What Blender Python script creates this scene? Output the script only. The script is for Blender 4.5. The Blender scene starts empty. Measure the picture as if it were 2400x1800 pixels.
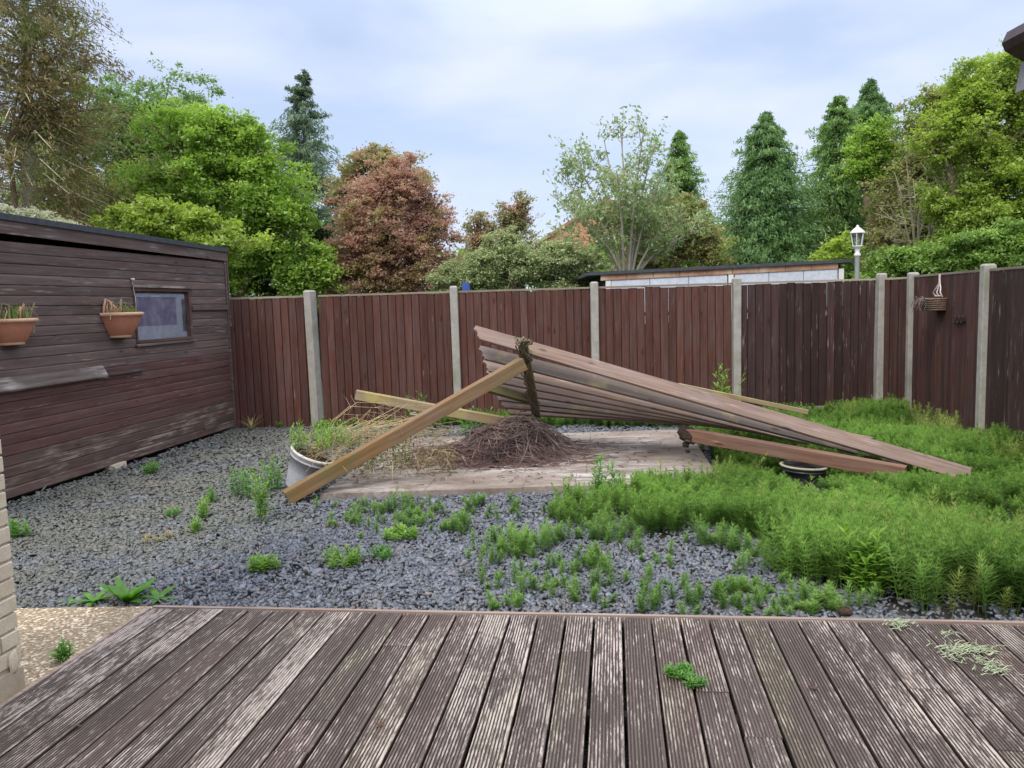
import bpy, math, random
import numpy as np
from mathutils import Vector, Matrix
R_ = math.radians
SC = bpy.context.scene
COL = SC.collection
random.seed(7)
RNG = np.random.default_rng(11)

# ------------------------------------------------------------------ camera
FPX, PITCH, ROLL, EYE = 1900.0, math.atan(188 / 1900.0), 0.03, 1.62
_F = Vector((0, math.cos(PITCH), -math.sin(PITCH)))
_R0 = Vector((1, 0, 0)); _U0 = Vector((0, math.sin(PITCH), math.cos(PITCH)))
_R = _R0 * math.cos(ROLL) - _U0 * math.sin(ROLL)
_U = _U0 * math.cos(ROLL) + _R0 * math.sin(ROLL)
cam_d = bpy.data.cameras.new('camera')
cam = bpy.data.objects.new('camera', cam_d); COL.objects.link(cam)
m = Matrix((_R, _U, -_F)).transposed().to_4x4(); m.translation = Vector((0, 0, EYE))
cam.matrix_world = m
cam_d.sensor_width = 36; cam_d.lens = 36 * FPX / 2400; cam_d.clip_end = 2000
SC.camera = cam

# ------------------------------------------------------------------ world: blue sky under thin broken cloud
world = bpy.data.worlds.new("World"); SC.world = world; world.use_nodes = True
nt = world.node_tree; nt.nodes.clear()
def WN(t, **k):
    n = nt.nodes.new(t)
    for a, b in k.items(): setattr(n, a, b)
    return n
SUN_EL, SUN_AZ = R_(48), R_(205)       # azimuth clockwise from +Y
sky = WN('ShaderNodeTexSky', sky_type='NISHITA', sun_disc=False, sun_elevation=SUN_EL, sun_rotation=SUN_AZ)
bg1 = WN('ShaderNodeBackground'); bg1.inputs[1].default_value = 0.09
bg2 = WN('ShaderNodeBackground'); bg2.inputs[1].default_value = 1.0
tc = WN('ShaderNodeTexCoord'); sep = WN('ShaderNodeSeparateXYZ')
nt.links.new(tc.outputs['Generated'], sep.inputs[0])
mp = WN('ShaderNodeMapping'); mp.inputs['Scale'].default_value = (1.0, 1.0, 3.2); mp.inputs['Location'].default_value = (3.1, 0.4, 0.2)
nt.links.new(tc.outputs['Generated'], mp.inputs[0])
nz = WN('ShaderNodeTexNoise'); nz.inputs['Scale'].default_value = 3.0; nz.inputs['Detail'].default_value = 5; nz.inputs['Roughness'].default_value = .48
nz.inputs['Distortion'].default_value = .25
nt.links.new(mp.outputs[0], nz.inputs['Vector'])
rp = WN('ShaderNodeMapRange'); rp.inputs[1].default_value = .36; rp.inputs[2].default_value = .64; rp.inputs[3].default_value = .65; rp.inputs[4].default_value = 1.0
nt.links.new(nz.outputs[0], rp.inputs[0])
rc = WN('ShaderNodeValToRGB'); e = rc.color_ramp.elements
e[0].position = 0.3; e[0].color = (.49, .585, .79, 1); e[1].position = .76; e[1].color = (.60, .64, .785, 1)
nt.links.new(nz.outputs[0], rc.inputs[0])
# overcast luminance; shaped brighter overhead, above the view, to light the ground
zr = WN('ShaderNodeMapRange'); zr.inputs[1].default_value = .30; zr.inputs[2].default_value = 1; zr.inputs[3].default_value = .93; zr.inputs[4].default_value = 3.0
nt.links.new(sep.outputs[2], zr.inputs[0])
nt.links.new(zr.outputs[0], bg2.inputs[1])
cm = WN('ShaderNodeMix', data_type='RGBA'); cr = WN('ShaderNodeMapRange'); cr.inputs[1].default_value = .3; cr.inputs[2].default_value = .95; cr.inputs[4].default_value = .75
nt.links.new(sep.outputs[2], cr.inputs[0]); nt.links.new(cr.outputs[0], cm.inputs[0]); nt.links.new(rc.outputs[0], cm.inputs[6]); cm.inputs[7].default_value = (.72, .70, .68, 1)
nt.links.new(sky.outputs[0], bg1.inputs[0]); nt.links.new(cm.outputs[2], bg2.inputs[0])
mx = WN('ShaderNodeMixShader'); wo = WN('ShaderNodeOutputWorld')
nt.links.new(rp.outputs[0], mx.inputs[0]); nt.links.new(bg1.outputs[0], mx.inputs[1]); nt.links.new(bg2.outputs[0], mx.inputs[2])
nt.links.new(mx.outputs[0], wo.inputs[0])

sl = bpy.data.lights.new('sun', 'SUN'); sl.energy = 1.5; sl.angle = R_(18); sl.color = (1, .94, .84)
so = bpy.data.objects.new('sun', sl); COL.objects.link(so)
sd = Vector((math.sin(SUN_AZ) * math.cos(SUN_EL), math.cos(SUN_AZ) * math.cos(SUN_EL), math.sin(SUN_EL)))
so.rotation_euler = sd.to_track_quat('Z', 'Y').to_euler(); so.location = (0, 0, 20)
vs = SC.view_settings; vs.view_transform = 'Standard'; vs.look = 'None'; vs.exposure = 0.62; vs.gamma = 1; vs.use_curve_mapping = False
SC.cycles.max_bounces = 6; SC.cycles.transparent_max_bounces = 8; SC.cycles.use_denoising = True

# ------------------------------------------------------------------ survey helpers: sight lines measured off the photograph
def ray(px, py): return _F + _R * ((px - 1200) / FPX) + _U * ((900 - py) / FPX)
def G(px, py, z=0.0):
    d = ray(px, py); return d * ((z - EYE) / d.z) + Vector((0, 0, EYE))
def W(px, py, Y):
    d = ray(px, py); return d * (Y / d.y) + Vector((0, 0, EYE))
def onplane(px, py, o, n):
    d = ray(px, py); c = Vector((0, 0, EYE)); return c + d * ((o - c).dot(n) / d.dot(n))
def hash2(x, y, s=0.0):
    v = np.sin(x * 127.1 + y * 311.7 + s * 74.7) * 43758.5453
    return v - np.floor(v)
def vnoise(x, y, s=0.0):
    x = np.asarray(x, float); y = np.asarray(y, float)
    xi, yi = np.floor(x), np.floor(y); u = x - xi; v = y - yi
    u = u * u * (3 - 2 * u); v = v * v * (3 - 2 * v)
    return (hash2(xi, yi, s) * (1 - u) + hash2(xi + 1, yi, s) * u) * (1 - v) + (hash2(xi, yi + 1, s) * (1 - u) + hash2(xi + 1, yi + 1, s) * u) * v
def inpoly(px, py, poly):
    r = np.zeros(len(px), bool); n = len(poly)
    for i in range(n):
        x1, y1 = poly[i]; x2, y2 = poly[(i + 1) % n]
        c = ((y1 > py) != (y2 > py)) & (px < (x2 - x1) * (py - y1) / (y2 - y1 + 1e-9) + x1)
        r ^= c
    return r
def gpoly(pts, z=0.0): return [tuple(G(a, b, z))[:2] for a, b in pts]

# ------------------------------------------------------------------ object helpers
def tag(o, label=None, cat=None, group=None, kind=None):
    if label: o['label'] = label
    if cat: o['category'] = cat
    if group: o['group'] = group
    if kind: o['kind'] = kind
    return o
def empty(name, loc, rz=0.0, label=None, cat=None, group=None):
    o = bpy.data.objects.new(name, None); COL.objects.link(o); o.location = loc; o.rotation_euler = (0, 0, rz)
    o.empty_display_size = .1
    return tag(o, label, cat, group)
def link(name, me, parent=None, loc=None, rot=None, mat=None):
    o = bpy.data.objects.new(name, me); COL.objects.link(o)
    if mat is not None and not me.materials: me.materials.append(mat)
    if parent is not None: o.parent = parent
    if loc is not None: o.location = loc
    if rot is not None: o.rotation_euler = rot
    return o
def mesh_np(name, V, loops, totals, attrs=None, smooth=False):
    me = bpy.data.meshes.new(name)
    V = np.asarray(V, np.float32).reshape(-1, 3); loops = np.asarray(loops, np.int32).ravel(); totals = np.asarray(totals, np.int32)
    me.vertices.add(len(V)); me.vertices.foreach_set('co', V.ravel())
    me.loops.add(len(loops)); me.loops.foreach_set('vertex_index', loops)
    me.polygons.add(len(totals)); st = np.zeros(len(totals), np.int32); st[1:] = np.cumsum(totals)[:-1]
    me.polygons.foreach_set('loop_start', st)
    me.update(calc_edges=True)
    if attrs:
        for k, a in attrs.items():
            at = me.attributes.new(k, 'FLOAT', 'FACE'); at.data.foreach_set('value', np.asarray(a, np.float32))
    if smooth: me.polygons.foreach_set('use_smooth', np.ones(len(totals), bool))
    return me
class MB:
    """collects shapes, links them as one mesh"""
    def __init__(s): s.v = []; s.f = []; s.sm = []
    def add(s, vs, fs, smooth=False):
        b = len(s.v); s.v += [tuple(v) for v in vs]; s.f += [tuple(i + b for i in f) for f in fs]; s.sm += [smooth] * len(fs); return s
    def box(s, x0, x1, y0, y1, z0, z1):
        return s.add([(x0,y0,z0),(x1,y0,z0),(x1,y1,z0),(x0,y1,z0),(x0,y0,z1),(x1,y0,z1),(x1,y1,z1),(x0,y1,z1)],
                     [(0,3,2,1),(4,5,6,7),(0,1,5,4),(1,2,6,5),(2,3,7,6),(3,0,4,7)])
    def prism(s, poly, a, b, axis='x'):
        """poly of 2-D points extruded from a to b along axis"""
        n = len(poly); vs = []
        for t in (a, b):
            for p, q in poly:
                vs.append((t, p, q) if axis == 'x' else (p, t, q) if axis == 'y' else (p, q, t))
        fs = [tuple(range(n))[::-1], tuple(range(n, 2 * n))] + [(i, (i + 1) % n, n + (i + 1) % n, n + i) for i in range(n)]
        return s.add(vs, fs)
    def tube(s, pts, r0, r1=None, n=6, cap=True):
        pts = [Vector(p) for p in pts]; r1 = r0 if r1 is None else r1; k = len(pts); vs = []; fs = []
        for i, p in enumerate(pts):
            d = (pts[min(i + 1, k - 1)] - pts[max(i - 1, 0)]).normalized()
            u = d.cross(Vector((.31, .17, .93)));
            if u.length < .1: u = d.cross(Vector((1, 0, 0)))
            u.normalize(); w = d.cross(u); r = r0 + (r1 - r0) * i / max(1, k - 1)
            for j in range(n):
                a = 2 * math.pi * j / n; vs.append(p + u * (r * math.cos(a)) + w * (r * math.sin(a)))
        for i in range(k - 1):
            for j in range(n): fs.append((i*n+j, i*n+(j+1)%n, (i+1)*n+(j+1)%n, (i+1)*n+j))
        if cap: fs += [tuple(range(n))[::-1], tuple(range((k-1)*n, k*n))]
        return s.add(vs, fs, n > 4)
    def lathe(s, prof, n=28, c=(0,0,0), a0=0, a1=2*math.pi):
        full = abs(a1 - a0 - 2*math.pi) < 1e-6; m_ = n if full else n + 1; vs = []; fs = []
        for r, z in prof:
            for j in range(m_):
                a = a0 + (a1 - a0) * j / n; vs.append((c[0] + r*math.cos(a), c[1] + r*math.sin(a), c[2] + z))
        for i in range(len(prof) - 1):
            for j in range(n):
                j2 = (j + 1) % m_; fs.append((i*m_+j, i*m_+j2, (i+1)*m_+j2, (i+1)*m_+j))
        return s.add(vs, fs, True)
    def blob(s, c, r, seed=0, n=8):
        rr = random.Random(seed); vs = []; fs = []
        for i in range(n + 1):
            t = math.pi * i / n
            for j in range(n * 2):
                a = math.pi * j / n; k = 1 + (.0 if i in (0, n) else rr.uniform(-.2, .2))
                vs.append((c[0] + r[0]*k*math.sin(t)*math.cos(a), c[1] + r[1]*k*math.sin(t)*math.sin(a), c[2] + r[2]*k*math.cos(t)))
        for i in range(n):
            for j in range(2*n): fs.append((i*2*n+j, (i+1)*2*n+j, (i+1)*2*n+(j+1)%(2*n), i*2*n+(j+1)%(2*n)))
        return s.add(vs, fs, True)
    def mesh(s, name, mat=None):
        me = bpy.data.meshes.new(name); me.from_pydata(s.v, [], s.f); me.update()
        me.polygons.foreach_set('use_smooth', s.sm)
        if mat is not None: me.materials.append(mat)
        return me
    def build(s, name, mat, parent=None, loc=None, rot=None):
        return link(name, s.mesh(name, mat), parent, loc, rot)

# ------------------------------------------------------------------ materials
class NT:
    def __init__(s, name):
        s.m = bpy.data.materials.new(name); s.m.use_nodes = True; s.t = s.m.node_tree; s.t.nodes.clear()
        s.out = s.t.nodes.new('ShaderNodeOutputMaterial')
    def n(s, t, **k):
        x = s.t.nodes.new(t)
        for a, b in k.items(): setattr(x, a, b)
        return x
    def l(s, a, b): s.t.links.new(a, b)
    def set(s, inp, v):
        if hasattr(v, 'is_linked') or isinstance(v, bpy.types.NodeSocket): s.l(v, inp)
        else: inp.default_value = v
    def noise(s, vec, scale, detail=3, rough=.55, dist=0.0):
        x = s.n('ShaderNodeTexNoise'); x.inputs['Scale'].default_value = scale; x.inputs['Detail'].default_value = detail
        x.inputs['Roughness'].default_value = rough; x.inputs['Distortion'].default_value = dist
        if vec is not None: s.l(vec, x.inputs['Vector'])
        return x.outputs[0]
    def mapr(s, v, a, b, c=0.0, d=1.0, clamp=True):
        x = s.n('ShaderNodeMapRange'); x.clamp = clamp; s.set(x.inputs[0], v)
        for i, k in enumerate((a, b, c, d)): s.set(x.inputs[i + 1], k)
        return x.outputs[0]
    def math(s, op, a, b=0.0, clamp=False):
        x = s.n('ShaderNodeMath', operation=op); x.use_clamp = clamp; s.set(x.inputs[0], a); s.set(x.inputs[1], b); return x.outputs[0]
    def mix(s, f, a, b, mode='MIX'):
        x = s.n('ShaderNodeMix', data_type='RGBA', blend_type=mode); s.set(x.inputs[0], f)
        s.set(x.inputs[6], (*a, 1) if isinstance(a, tuple) else a); s.set(x.inputs[7], (*b, 1) if isinstance(b, tuple) else b); return x.outputs[2]
    def scalevec(s, v, sc, off=None):
        x = s.n('ShaderNodeMapping'); s.l(v, x.inputs[0]); x.inputs['Scale'].default_value = sc
        if off is not None: s.l(off, x.inputs['Location'])
        return x.outputs[0]
    def coord(s): return s.n('ShaderNodeTexCoord').outputs['Object']
    def pos(s): return s.n('ShaderNodeNewGeometry').outputs['Position']
    def rand(s): return s.n('ShaderNodeObjectInfo').outputs['Random']
    def randvec(s, k=37.0):
        r = s.rand(); c = s.n('ShaderNodeCombineXYZ')
        s.l(s.math('MULTIPLY', r, k), c.inputs[0]); s.l(s.math('MULTIPLY', r, k * 2.3), c.inputs[1]); s.l(s.math('MULTIPLY', r, k * 1.7), c.inputs[2]); return c.outputs[0]
    def attr(s, name): return s.n('ShaderNodeAttribute', attribute_name=name).outputs['Fac']
    def bump(s, h, strength=.5, dist=.01):
        x = s.n('ShaderNodeBump'); x.inputs['Strength'].default_value = strength; x.inputs['Distance'].default_value = dist; s.l(h, x.inputs['Height']); return x.outputs[0]
    def surf(s, col, rough=.8, normal=None, spec=.3, metal=0.0, **kw):
        b = s.n('ShaderNodeBsdfPrincipled'); s.set(b.inputs['Base Color'], (*col, 1) if isinstance(col, tuple) else col)
        s.set(b.inputs['Roughness'], rough); b.inputs['Specular IOR Level'].default_value = spec; s.set(b.inputs['Metallic'], metal)
        if normal is not None: s.l(normal, b.inputs['Normal'])
        for k, v in kw.items(): s.set(b.inputs[k], v)
        s.l(b.outputs[0], s.out.inputs[0]); return s.m

def wood(name, c1, c2, axis=0, rnd=.35, pale=None, pale_amt=.0, moss=None, moss_amt=0.0, rough=.82, world=False, knots=True):
    """weathered timber; axis = the direction of the grain in object space"""
    t = NT(name); v = t.coord() if not world else t.pos(); off = t.randvec()
    sc = [26, 26, 26]; sc[axis] = 1.3
    vv = t.scalevec(v, tuple(sc), off)
    g = t.noise(vv, 1.0, 5, .6, .6)
    sc2 = [90, 90, 90]; sc2[axis] = 4
    fine = t.noise(t.scalevec(v, tuple(sc2), off), 1.0, 3, .6)
    big = t.noise(t.scalevec(v, (2.2, 2.2, 2.2), off), 1.0, 3)
    col = t.mix(t.mapr(g, .3, .7), c1, c2)
    col = t.mix(t.math('MULTIPLY', t.mapr(fine, .35, .7), .35), col, tuple(x * .5 for x in c1))
    hs = t.n('ShaderNodeHueSaturation'); t.l(col, hs.inputs['Color'])
    t.l(t.mapr(t.rand(), 0, 1, 1 - rnd, 1 + rnd), hs.inputs['Value']); t.l(t.mapr(big, .3, .7, .8, 1.12), hs.inputs['Saturation'])
    col = hs.outputs[0]
    if knots:
        vo = t.n('ShaderNodeTexVoronoi'); vo.inputs['Scale'].default_value = 1.0
        sk = [7, 7, 7]; sk[axis] = 2.2
        t.l(t.scalevec(v, tuple(sk), off), vo.inputs['Vector'])
        k = t.mapr(vo.outputs['Distance'], .06, .13, 1, 0)
        col = t.mix(t.math('MULTIPLY', k, .65), col, tuple(x * .3 for x in c1))
    if pale is not None:
        s3 = [40, 40, 40]; s3[axis] = 3
        p = t.noise(t.scalevec(v, tuple(s3), off), 1.0, 4, .7)
        pm = t.math('MULTIPLY', t.mapr(p, .62 - pale_amt * .3, .72 - pale_amt * .2), t.mapr(t.noise(t.scalevec(v, (1.7, 1.7, 1.7), off), 1.0, 3), .45, .62))
        col = t.mix(pm, col, pale)
    if moss is not None:
        mm = t.mapr(t.noise(t.scalevec(v, (3, 3, 3), off), 1.0, 4, .6), .62 - moss_amt * .3, .75 - moss_amt * .2)
        col = t.mix(t.math('MULTIPLY', mm, .75), col, moss)
    h = t.math('ADD', t.math('MULTIPLY', g, .6), t.math('MULTIPLY', fine, .4))
    return t.surf(col, rough, t.bump(h, .5, .004), .2)

def mottled(name, c1, c2, scale=8, rough=.85, bump=.4, dist=.005, c3=None, spec=.3):
    t = NT(name); v = t.pos()
    a = t.noise(v, scale, 6, .65); b = t.noise(v, scale * 9, 4, .6)
    col = t.mix(t.mapr(a, .3, .7), c1, c2)
    col = t.mix(t.math('MULTIPLY', t.mapr(b, .4, .7), .35), col, tuple(x * .55 for x in c1))
    if c3: col = t.mix(t.mapr(t.noise(v, scale * .35, 4, .6), .55, .7), col, c3)
    return t.surf(col, rough, t.bump(t.math('ADD', a, b), bump, dist), spec)

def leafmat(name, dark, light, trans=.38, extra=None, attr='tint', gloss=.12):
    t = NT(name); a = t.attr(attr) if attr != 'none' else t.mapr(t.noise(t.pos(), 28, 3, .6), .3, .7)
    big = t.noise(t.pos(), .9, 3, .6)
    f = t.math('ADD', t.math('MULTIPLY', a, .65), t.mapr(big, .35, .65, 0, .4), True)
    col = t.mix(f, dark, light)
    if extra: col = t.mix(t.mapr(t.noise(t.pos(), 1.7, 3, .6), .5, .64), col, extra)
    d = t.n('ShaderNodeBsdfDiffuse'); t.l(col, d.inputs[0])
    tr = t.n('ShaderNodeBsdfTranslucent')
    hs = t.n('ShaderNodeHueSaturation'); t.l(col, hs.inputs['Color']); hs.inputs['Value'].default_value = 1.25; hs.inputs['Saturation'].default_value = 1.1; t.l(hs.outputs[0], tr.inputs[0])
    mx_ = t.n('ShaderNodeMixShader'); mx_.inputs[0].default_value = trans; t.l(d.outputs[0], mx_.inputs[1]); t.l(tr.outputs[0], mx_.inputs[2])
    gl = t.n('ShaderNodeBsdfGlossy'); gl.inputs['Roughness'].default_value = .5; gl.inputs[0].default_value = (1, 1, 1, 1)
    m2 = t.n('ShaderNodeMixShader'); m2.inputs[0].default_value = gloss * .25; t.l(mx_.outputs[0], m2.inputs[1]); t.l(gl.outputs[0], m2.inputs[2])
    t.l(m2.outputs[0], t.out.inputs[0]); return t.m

M = {}
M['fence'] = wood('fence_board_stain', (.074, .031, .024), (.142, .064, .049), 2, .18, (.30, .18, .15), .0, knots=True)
M['fence_dark'] = wood('fence_board_dark', (.036, .020, .018), (.074, .039, .034), 2, .32, (.34, .29, .26), .12)  # darkest brown board tone, one back panel and one right panel
M['fence_right'] = wood('fence_board_right', (.048, .023, .019), (.108, .050, .039), 2, .26, (.3, .2, .15), .0)  # darker red brown board tone, corner panel and right fence
M['cap'] = wood('weathered_capping', (.22, .18, .13), (.38, .33, .25), 0, .2)
M['shed'] = wood('shed_cladding_stain', (.100, .066, .058), (.185, .128, .112), 0, .22, (.29, .25, .23), .26)
M['shed_low'] = wood('shed_lower_cladding_stain', (.095, .047, .041), (.165, .083, .072), 0, .2, (.28, .20, .175), .1)
M['shed_foot'] = wood('shed_worn_foot_cladding', (.090, .055, .045), (.165, .105, .085), 0, .2, (.31, .255, .21), .5)
M['ledge'] = wood('mouldy_ledge_board', (.10, .075, .066), (.22, .175, .155), 0, .1, (.44, .39, .35), .8)
M['rafter'] = wood('pergola_rafter_wood', (.150, .100, .080), (.265, .190, .155), 0, .16, (.36, .27, .23), .2, (.25, .19, .08), .08)
M['rafter_grey'] = wood('pergola_grey_rafter_wood', (.125, .095, .080), (.205, .160, .136), 0, .1, None, 0, (.3, .25, .12), .2)
M['post'] = wood('pergola_post_wood', (.17, .088, .040), (.285, .175, .082), 0, .08, None, 0, (.15, .13, .055), .5)
M['beam'] = wood('mossy_beam_wood', (.085, .065, .04), (.18, .14, .085), 0, .1, None, 0, (.16, .15, .06), .6)
M['timber'] = wood('yellow_timber_wood', (.24, .17, .09), (.36, .28, .16), 0, .12, None, 0, (.42, .36, .12), .4)
M['timber_brown'] = wood('brown_timber_wood', (.15, .075, .050), (.25, .14, .095), 0, .1, (.5, .36, .22), .1)
M['edging'] = wood('deck_edging_wood', (.24, .17, .14), (.46, .36, .30), 0, .1)
M['fpost'] = mottled('fence_post_concrete', (.29, .27, .235), (.43, .405, .36), 9, .9, .3, .004, (.25, .25, .19))
M['pad'] = None
M['roof_felt'] = mottled('roofing_felt', (.045, .05, .06), (.085, .09, .10), 14, .8, .3)
M['terracotta'] = mottled('terracotta', (.52, .20, .12), (.62, .28, .17), 12, .75, .2)
M['terra_rim'] = mottled('terracotta_rim', (.58, .33, .20), (.66, .42, .28), 14, .75, .2)
M['pot_grey'] = mottled('grey_plastic', (.34, .34, .37), (.46, .46, .49), 6, .45, .1)
M['pot_rim'] = mottled('pale_plastic_rim', (.55, .52, .47), (.68, .65, .58), 9, .5, .1)
M['pot_black'] = mottled('black_plastic', (.02, .022, .025), (.05, .055, .06), 9, .35, .1)
M['pot_olive'] = mottled('algae_stone_pot', (.26, .24, .17), (.38, .35, .26), 9, .8, .2)
M['soil'] = mottled('dark_soil', (.04, .028, .02), (.10, .07, .05), 20, .95, 1, .02)
M['twig'] = mottled('grey_brown_twig', (.085, .058, .050), (.30, .225, .195), 5, .85, .3)
M['twig_red'] = mottled('red_brown_litter', (.085, .048, .040), (.19, .115, .095), 5, .9, .3)
M['straw'] = mottled('dead_straw', (.34, .24, .11), (.55, .44, .26), 6, .85, .3)
M['ivy_stem'] = mottled('green_brown_stem', (.10, .08, .05), (.22, .175, .11), 8, .85, .3)
M['bark'] = mottled('tree_bark', (.12, .085, .06), (.24, .18, .13), 3, .9, .5, .02)
M['bark_pale'] = mottled('pale_tree_bark', (.34, .30, .22), (.50, .45, .34), 3, .9, .4, .01)
M['white_paint'] = mottled('dirty_white_paint', (.66, .64, .60), (.80, .79, .76), 5, .6, .1)
M['pink_metal'] = mottled('pinkish_white_metal', (.55, .45, .42), (.72, .62, .58), 9, .6, .1)
M['wicker'] = mottled('brown_wicker', (.13, .08, .055), (.26, .18, .13), 30, .8, .6, .004)
M['iron'] = mottled('dark_iron', (.02, .014, .014), (.045, .03, .03), 14, .6, .2)
M['sheet_metal'] = mottled('pale_blue_grey_sheet', (.50, .53, .58), (.64, .67, .72), 2.2, .5, .1)
M['rust'] = mottled('rusty_wood_fascia', (.26, .11, .06), (.50, .31, .20), 3.5, .85, .3, .005, (.55, .42, .30))
M['brick_cream'] = mottled('cream_painted_brick', (.60, .50, .36), (.72, .63, .48), 11, .8, .35, .003)
M['mortar_cream'] = mottled('cream_mortar', (.40, .33, .24), (.52, .44, .33), 20, .9, .3)
M['brick_far'] = mottled('orange_brick', (.50, .24, .14), (.62, .33, .20), 2, .9, .1)
M['tile_far'] = mottled('orange_roof_tile', (.34, .17, .11), (.44, .23, .15), 3, .9, .1)
M['dark_brown'] = mottled('dark_brown_paint', (.03, .018, .018), (.06, .035, .035), 12, .55, .2)
M['grey_paint'] = mottled('grey_plastic_trim', (.16, .15, .15), (.22, .21, .21), 7, .5, .1)
M['blue_tarp'] = mottled('blue_plastic', (.03, .08, .30), (.06, .12, .40), 5, .5, .1)
M['cone'] = mottled('pine_cone', (.05, .028, .02), (.12, .07, .05), 40, .85, .8, .004)
M['dead_leaf'] = mottled('dead_leaf', (.06, .03, .02), (.13, .07, .045), 40, .8, .3)
M['lichen'] = mottled('pale_green_clippings', (.30, .36, .21), (.45, .50, .34), 20, .9, .3)
M['net'] = mottled('net_curtain', (.68, .66, .74), (.82, .80, .88), 9, .9, .2)
M['purple'] = mottled('purple_cloth', (.30, .24, .40), (.42, .35, .52), 6, .9, .2)
M['interior'] = mottled('dark_interior', (.02, .015, .015), (.03, .025, .025), 6, .9, .1)

def glassmat(name, tint=(.9, .93, .95)):
    t = NT(name); tr = t.n('ShaderNodeBsdfTransparent'); tr.inputs[0].default_value = (*tint, 1)
    gl = t.n('ShaderNodeBsdfGlossy'); gl.inputs['Roughness'].default_value = .04
    fr = t.n('ShaderNodeFresnel'); fr.inputs[0].default_value = 1.5
    di = t.n('ShaderNodeBsdfDiffuse'); di.inputs[0].default_value = (.6, .6, .62, 1)
    a = t.n('ShaderNodeMixShader'); t.l(t.mapr(t.noise(t.pos(), 7, 5, .7), .4, .75, .03, .3), a.inputs[0]); t.l(tr.outputs[0], a.inputs[1]); t.l(di.outputs[0], a.inputs[2])
    b = t.n('ShaderNodeMixShader'); t.l(fr.outputs[0], b.inputs[0]); t.l(a.outputs[0], b.inputs[1]); t.l(gl.outputs[0], b.inputs[2])
    t.l(b.outputs[0], t.out.inputs[0]); return t.m
M['glass'] = glassmat('dusty_window_glass')

def padmat():
    t = NT('stained_concrete_slab'); v = t.pos()
    a = t.noise(t.scalevec(v, (1.2, 4.5, 1)), 1.4, 6, .68, .3); b = t.noise(v, 30, 4, .6)
    col = t.mix(t.mapr(a, .34, .66), (.185, .145, .115), (.32, .265, .225))
    pale = t.math('MULTIPLY', t.mapr(t.noise(t.scalevec(v, (1.6, 7, 1)), 1.5, 6, .75, .4), .46, .60), t.mapr(t.noise(v, .8, 2), .40, .56))
    col = t.mix(pale, col, (.50, .465, .435))
    col = t.mix(t.math('MULTIPLY', t.mapr(b, .45, .7), .45), col, (.13, .095, .075))
    col = t.mix(t.math('MULTIPLY', t.mapr(t.noise(v, 2.6, 6, .7, .5), .50, .66), .6), col, (.125, .09, .07))
    return t.surf(col, .85, t.bump(t.math('ADD', a, b), .4, .006), .3)
M['pad'] = padmat()

def deckmat():
    t = NT('ridged_deck_board'); c = t.coord(); s = t.n('ShaderNodeSeparateXYZ'); t.l(c, s.inputs[0]); off = t.randvec(53)
    r = t.rand()
    r2 = t.math('FRACT', t.math('MULTIPLY', r, 13.7)); r3 = t.math('FRACT', t.math('MULTIPLY', r, 57.3))
    top = t.mapr(s.outputs[2], -.0030, -.0006)
    streak = t.noise(t.scalevec(c, (110, 5, 0), off), 1.0, 5, .72)
    fleck = t.noise(t.scalevec(c, (95, 16, 0), off), 1.0, 4, .7)
    patch = t.noise(t.scalevec(c, (5, 1.9, 0), off), 1.0, 4, .6)
    base = t.mix(t.mapr(t.noise(t.scalevec(c, (45, 2, 9), off), 1, 4, .6), .3, .7), (.066, .049, .042), (.128, .098, .084))
    base = t.mix(t.math('MULTIPLY', t.mapr(r2, .72, .9), .45), base, (.125, .080, .068))
    base = t.mix(t.math('MULTIPLY', t.mapr(r3, .82, .95), t.mapr(patch, .45, .65)), base, (.12, .105, .062))
    thr = t.mapr(r, 0, 1, -.042, .022)
    sum_ = t.math('ADD', t.math('ADD', t.math('MULTIPLY', streak, .48), t.math('MULTIPLY', fleck, .36)), t.math('ADD', t.math('MULTIPLY', patch, .30), thr))
    worn = t.math('MULTIPLY', t.mapr(sum_, .555, .635), top)
    pale = t.mix(r3, (.52, .44, .39), (.46, .40, .345))
    col = t.mix(t.math('MULTIPLY', worn, .88), base, pale)
    dirt = t.mapr(s.outputs[2], -.0044, -.0015, .8, 0)
    col = t.mix(dirt, col, (.045, .032, .026))
    return t.surf(col, t.mapr(worn, 0, 1, .6, .85), t.bump(streak, .35, .002), .28)
M['deck'] = deckmat()

def slatemat():
    t = NT('slate_chippings'); a = t.attr('tint'); v = t.pos()
    col = t.mix(a, (.055, .062, .074), (.215, .231, .270))
    col = t.mix(t.mapr(t.attr('hue'), .93, .95), col, (.19, .165, .16))
    s = t.n('ShaderNodeSeparateXYZ'); t.l(v, s.inputs[0])
    left = t.mapr(t.math('ADD', s.outputs[0], t.math('MULTIPLY', s.outputs[1], -.42)), -3.2, -5.6)      # moss near the shed
    n = t.noise(v, 1.1, 5, .65)
    moss = t.math('MULTIPLY', t.mapr(t.math('ADD', n, t.math('MULTIPLY', left, .3)), .56, .80), .5)
    mossc = t.mix(t.noise(v, 60, 2), (.085, .095, .045), (.21, .20, .12))
    col = t.mix(moss, col, mossc)
    br = t.math('MULTIPLY', t.mapr(t.noise(v, 1.9, 4, .6, .2), .60, .72), .5)
    col = t.mix(br, col, (.22, .17, .13))
    return t.surf(col, .48, t.bump(t.noise(v, 160, 2), .2, .002), .5)
M['slate'] = slatemat()
M['ground_soil'] = mottled('garden_soil', (.045, .040, .036), (.095, .085, .075), 7, .95, .8, .02)
M['far_grass'] = mottled('rough_grass', (.05, .08, .025), (.09, .13, .04), 1.5, .95, .8, .05)
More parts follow.
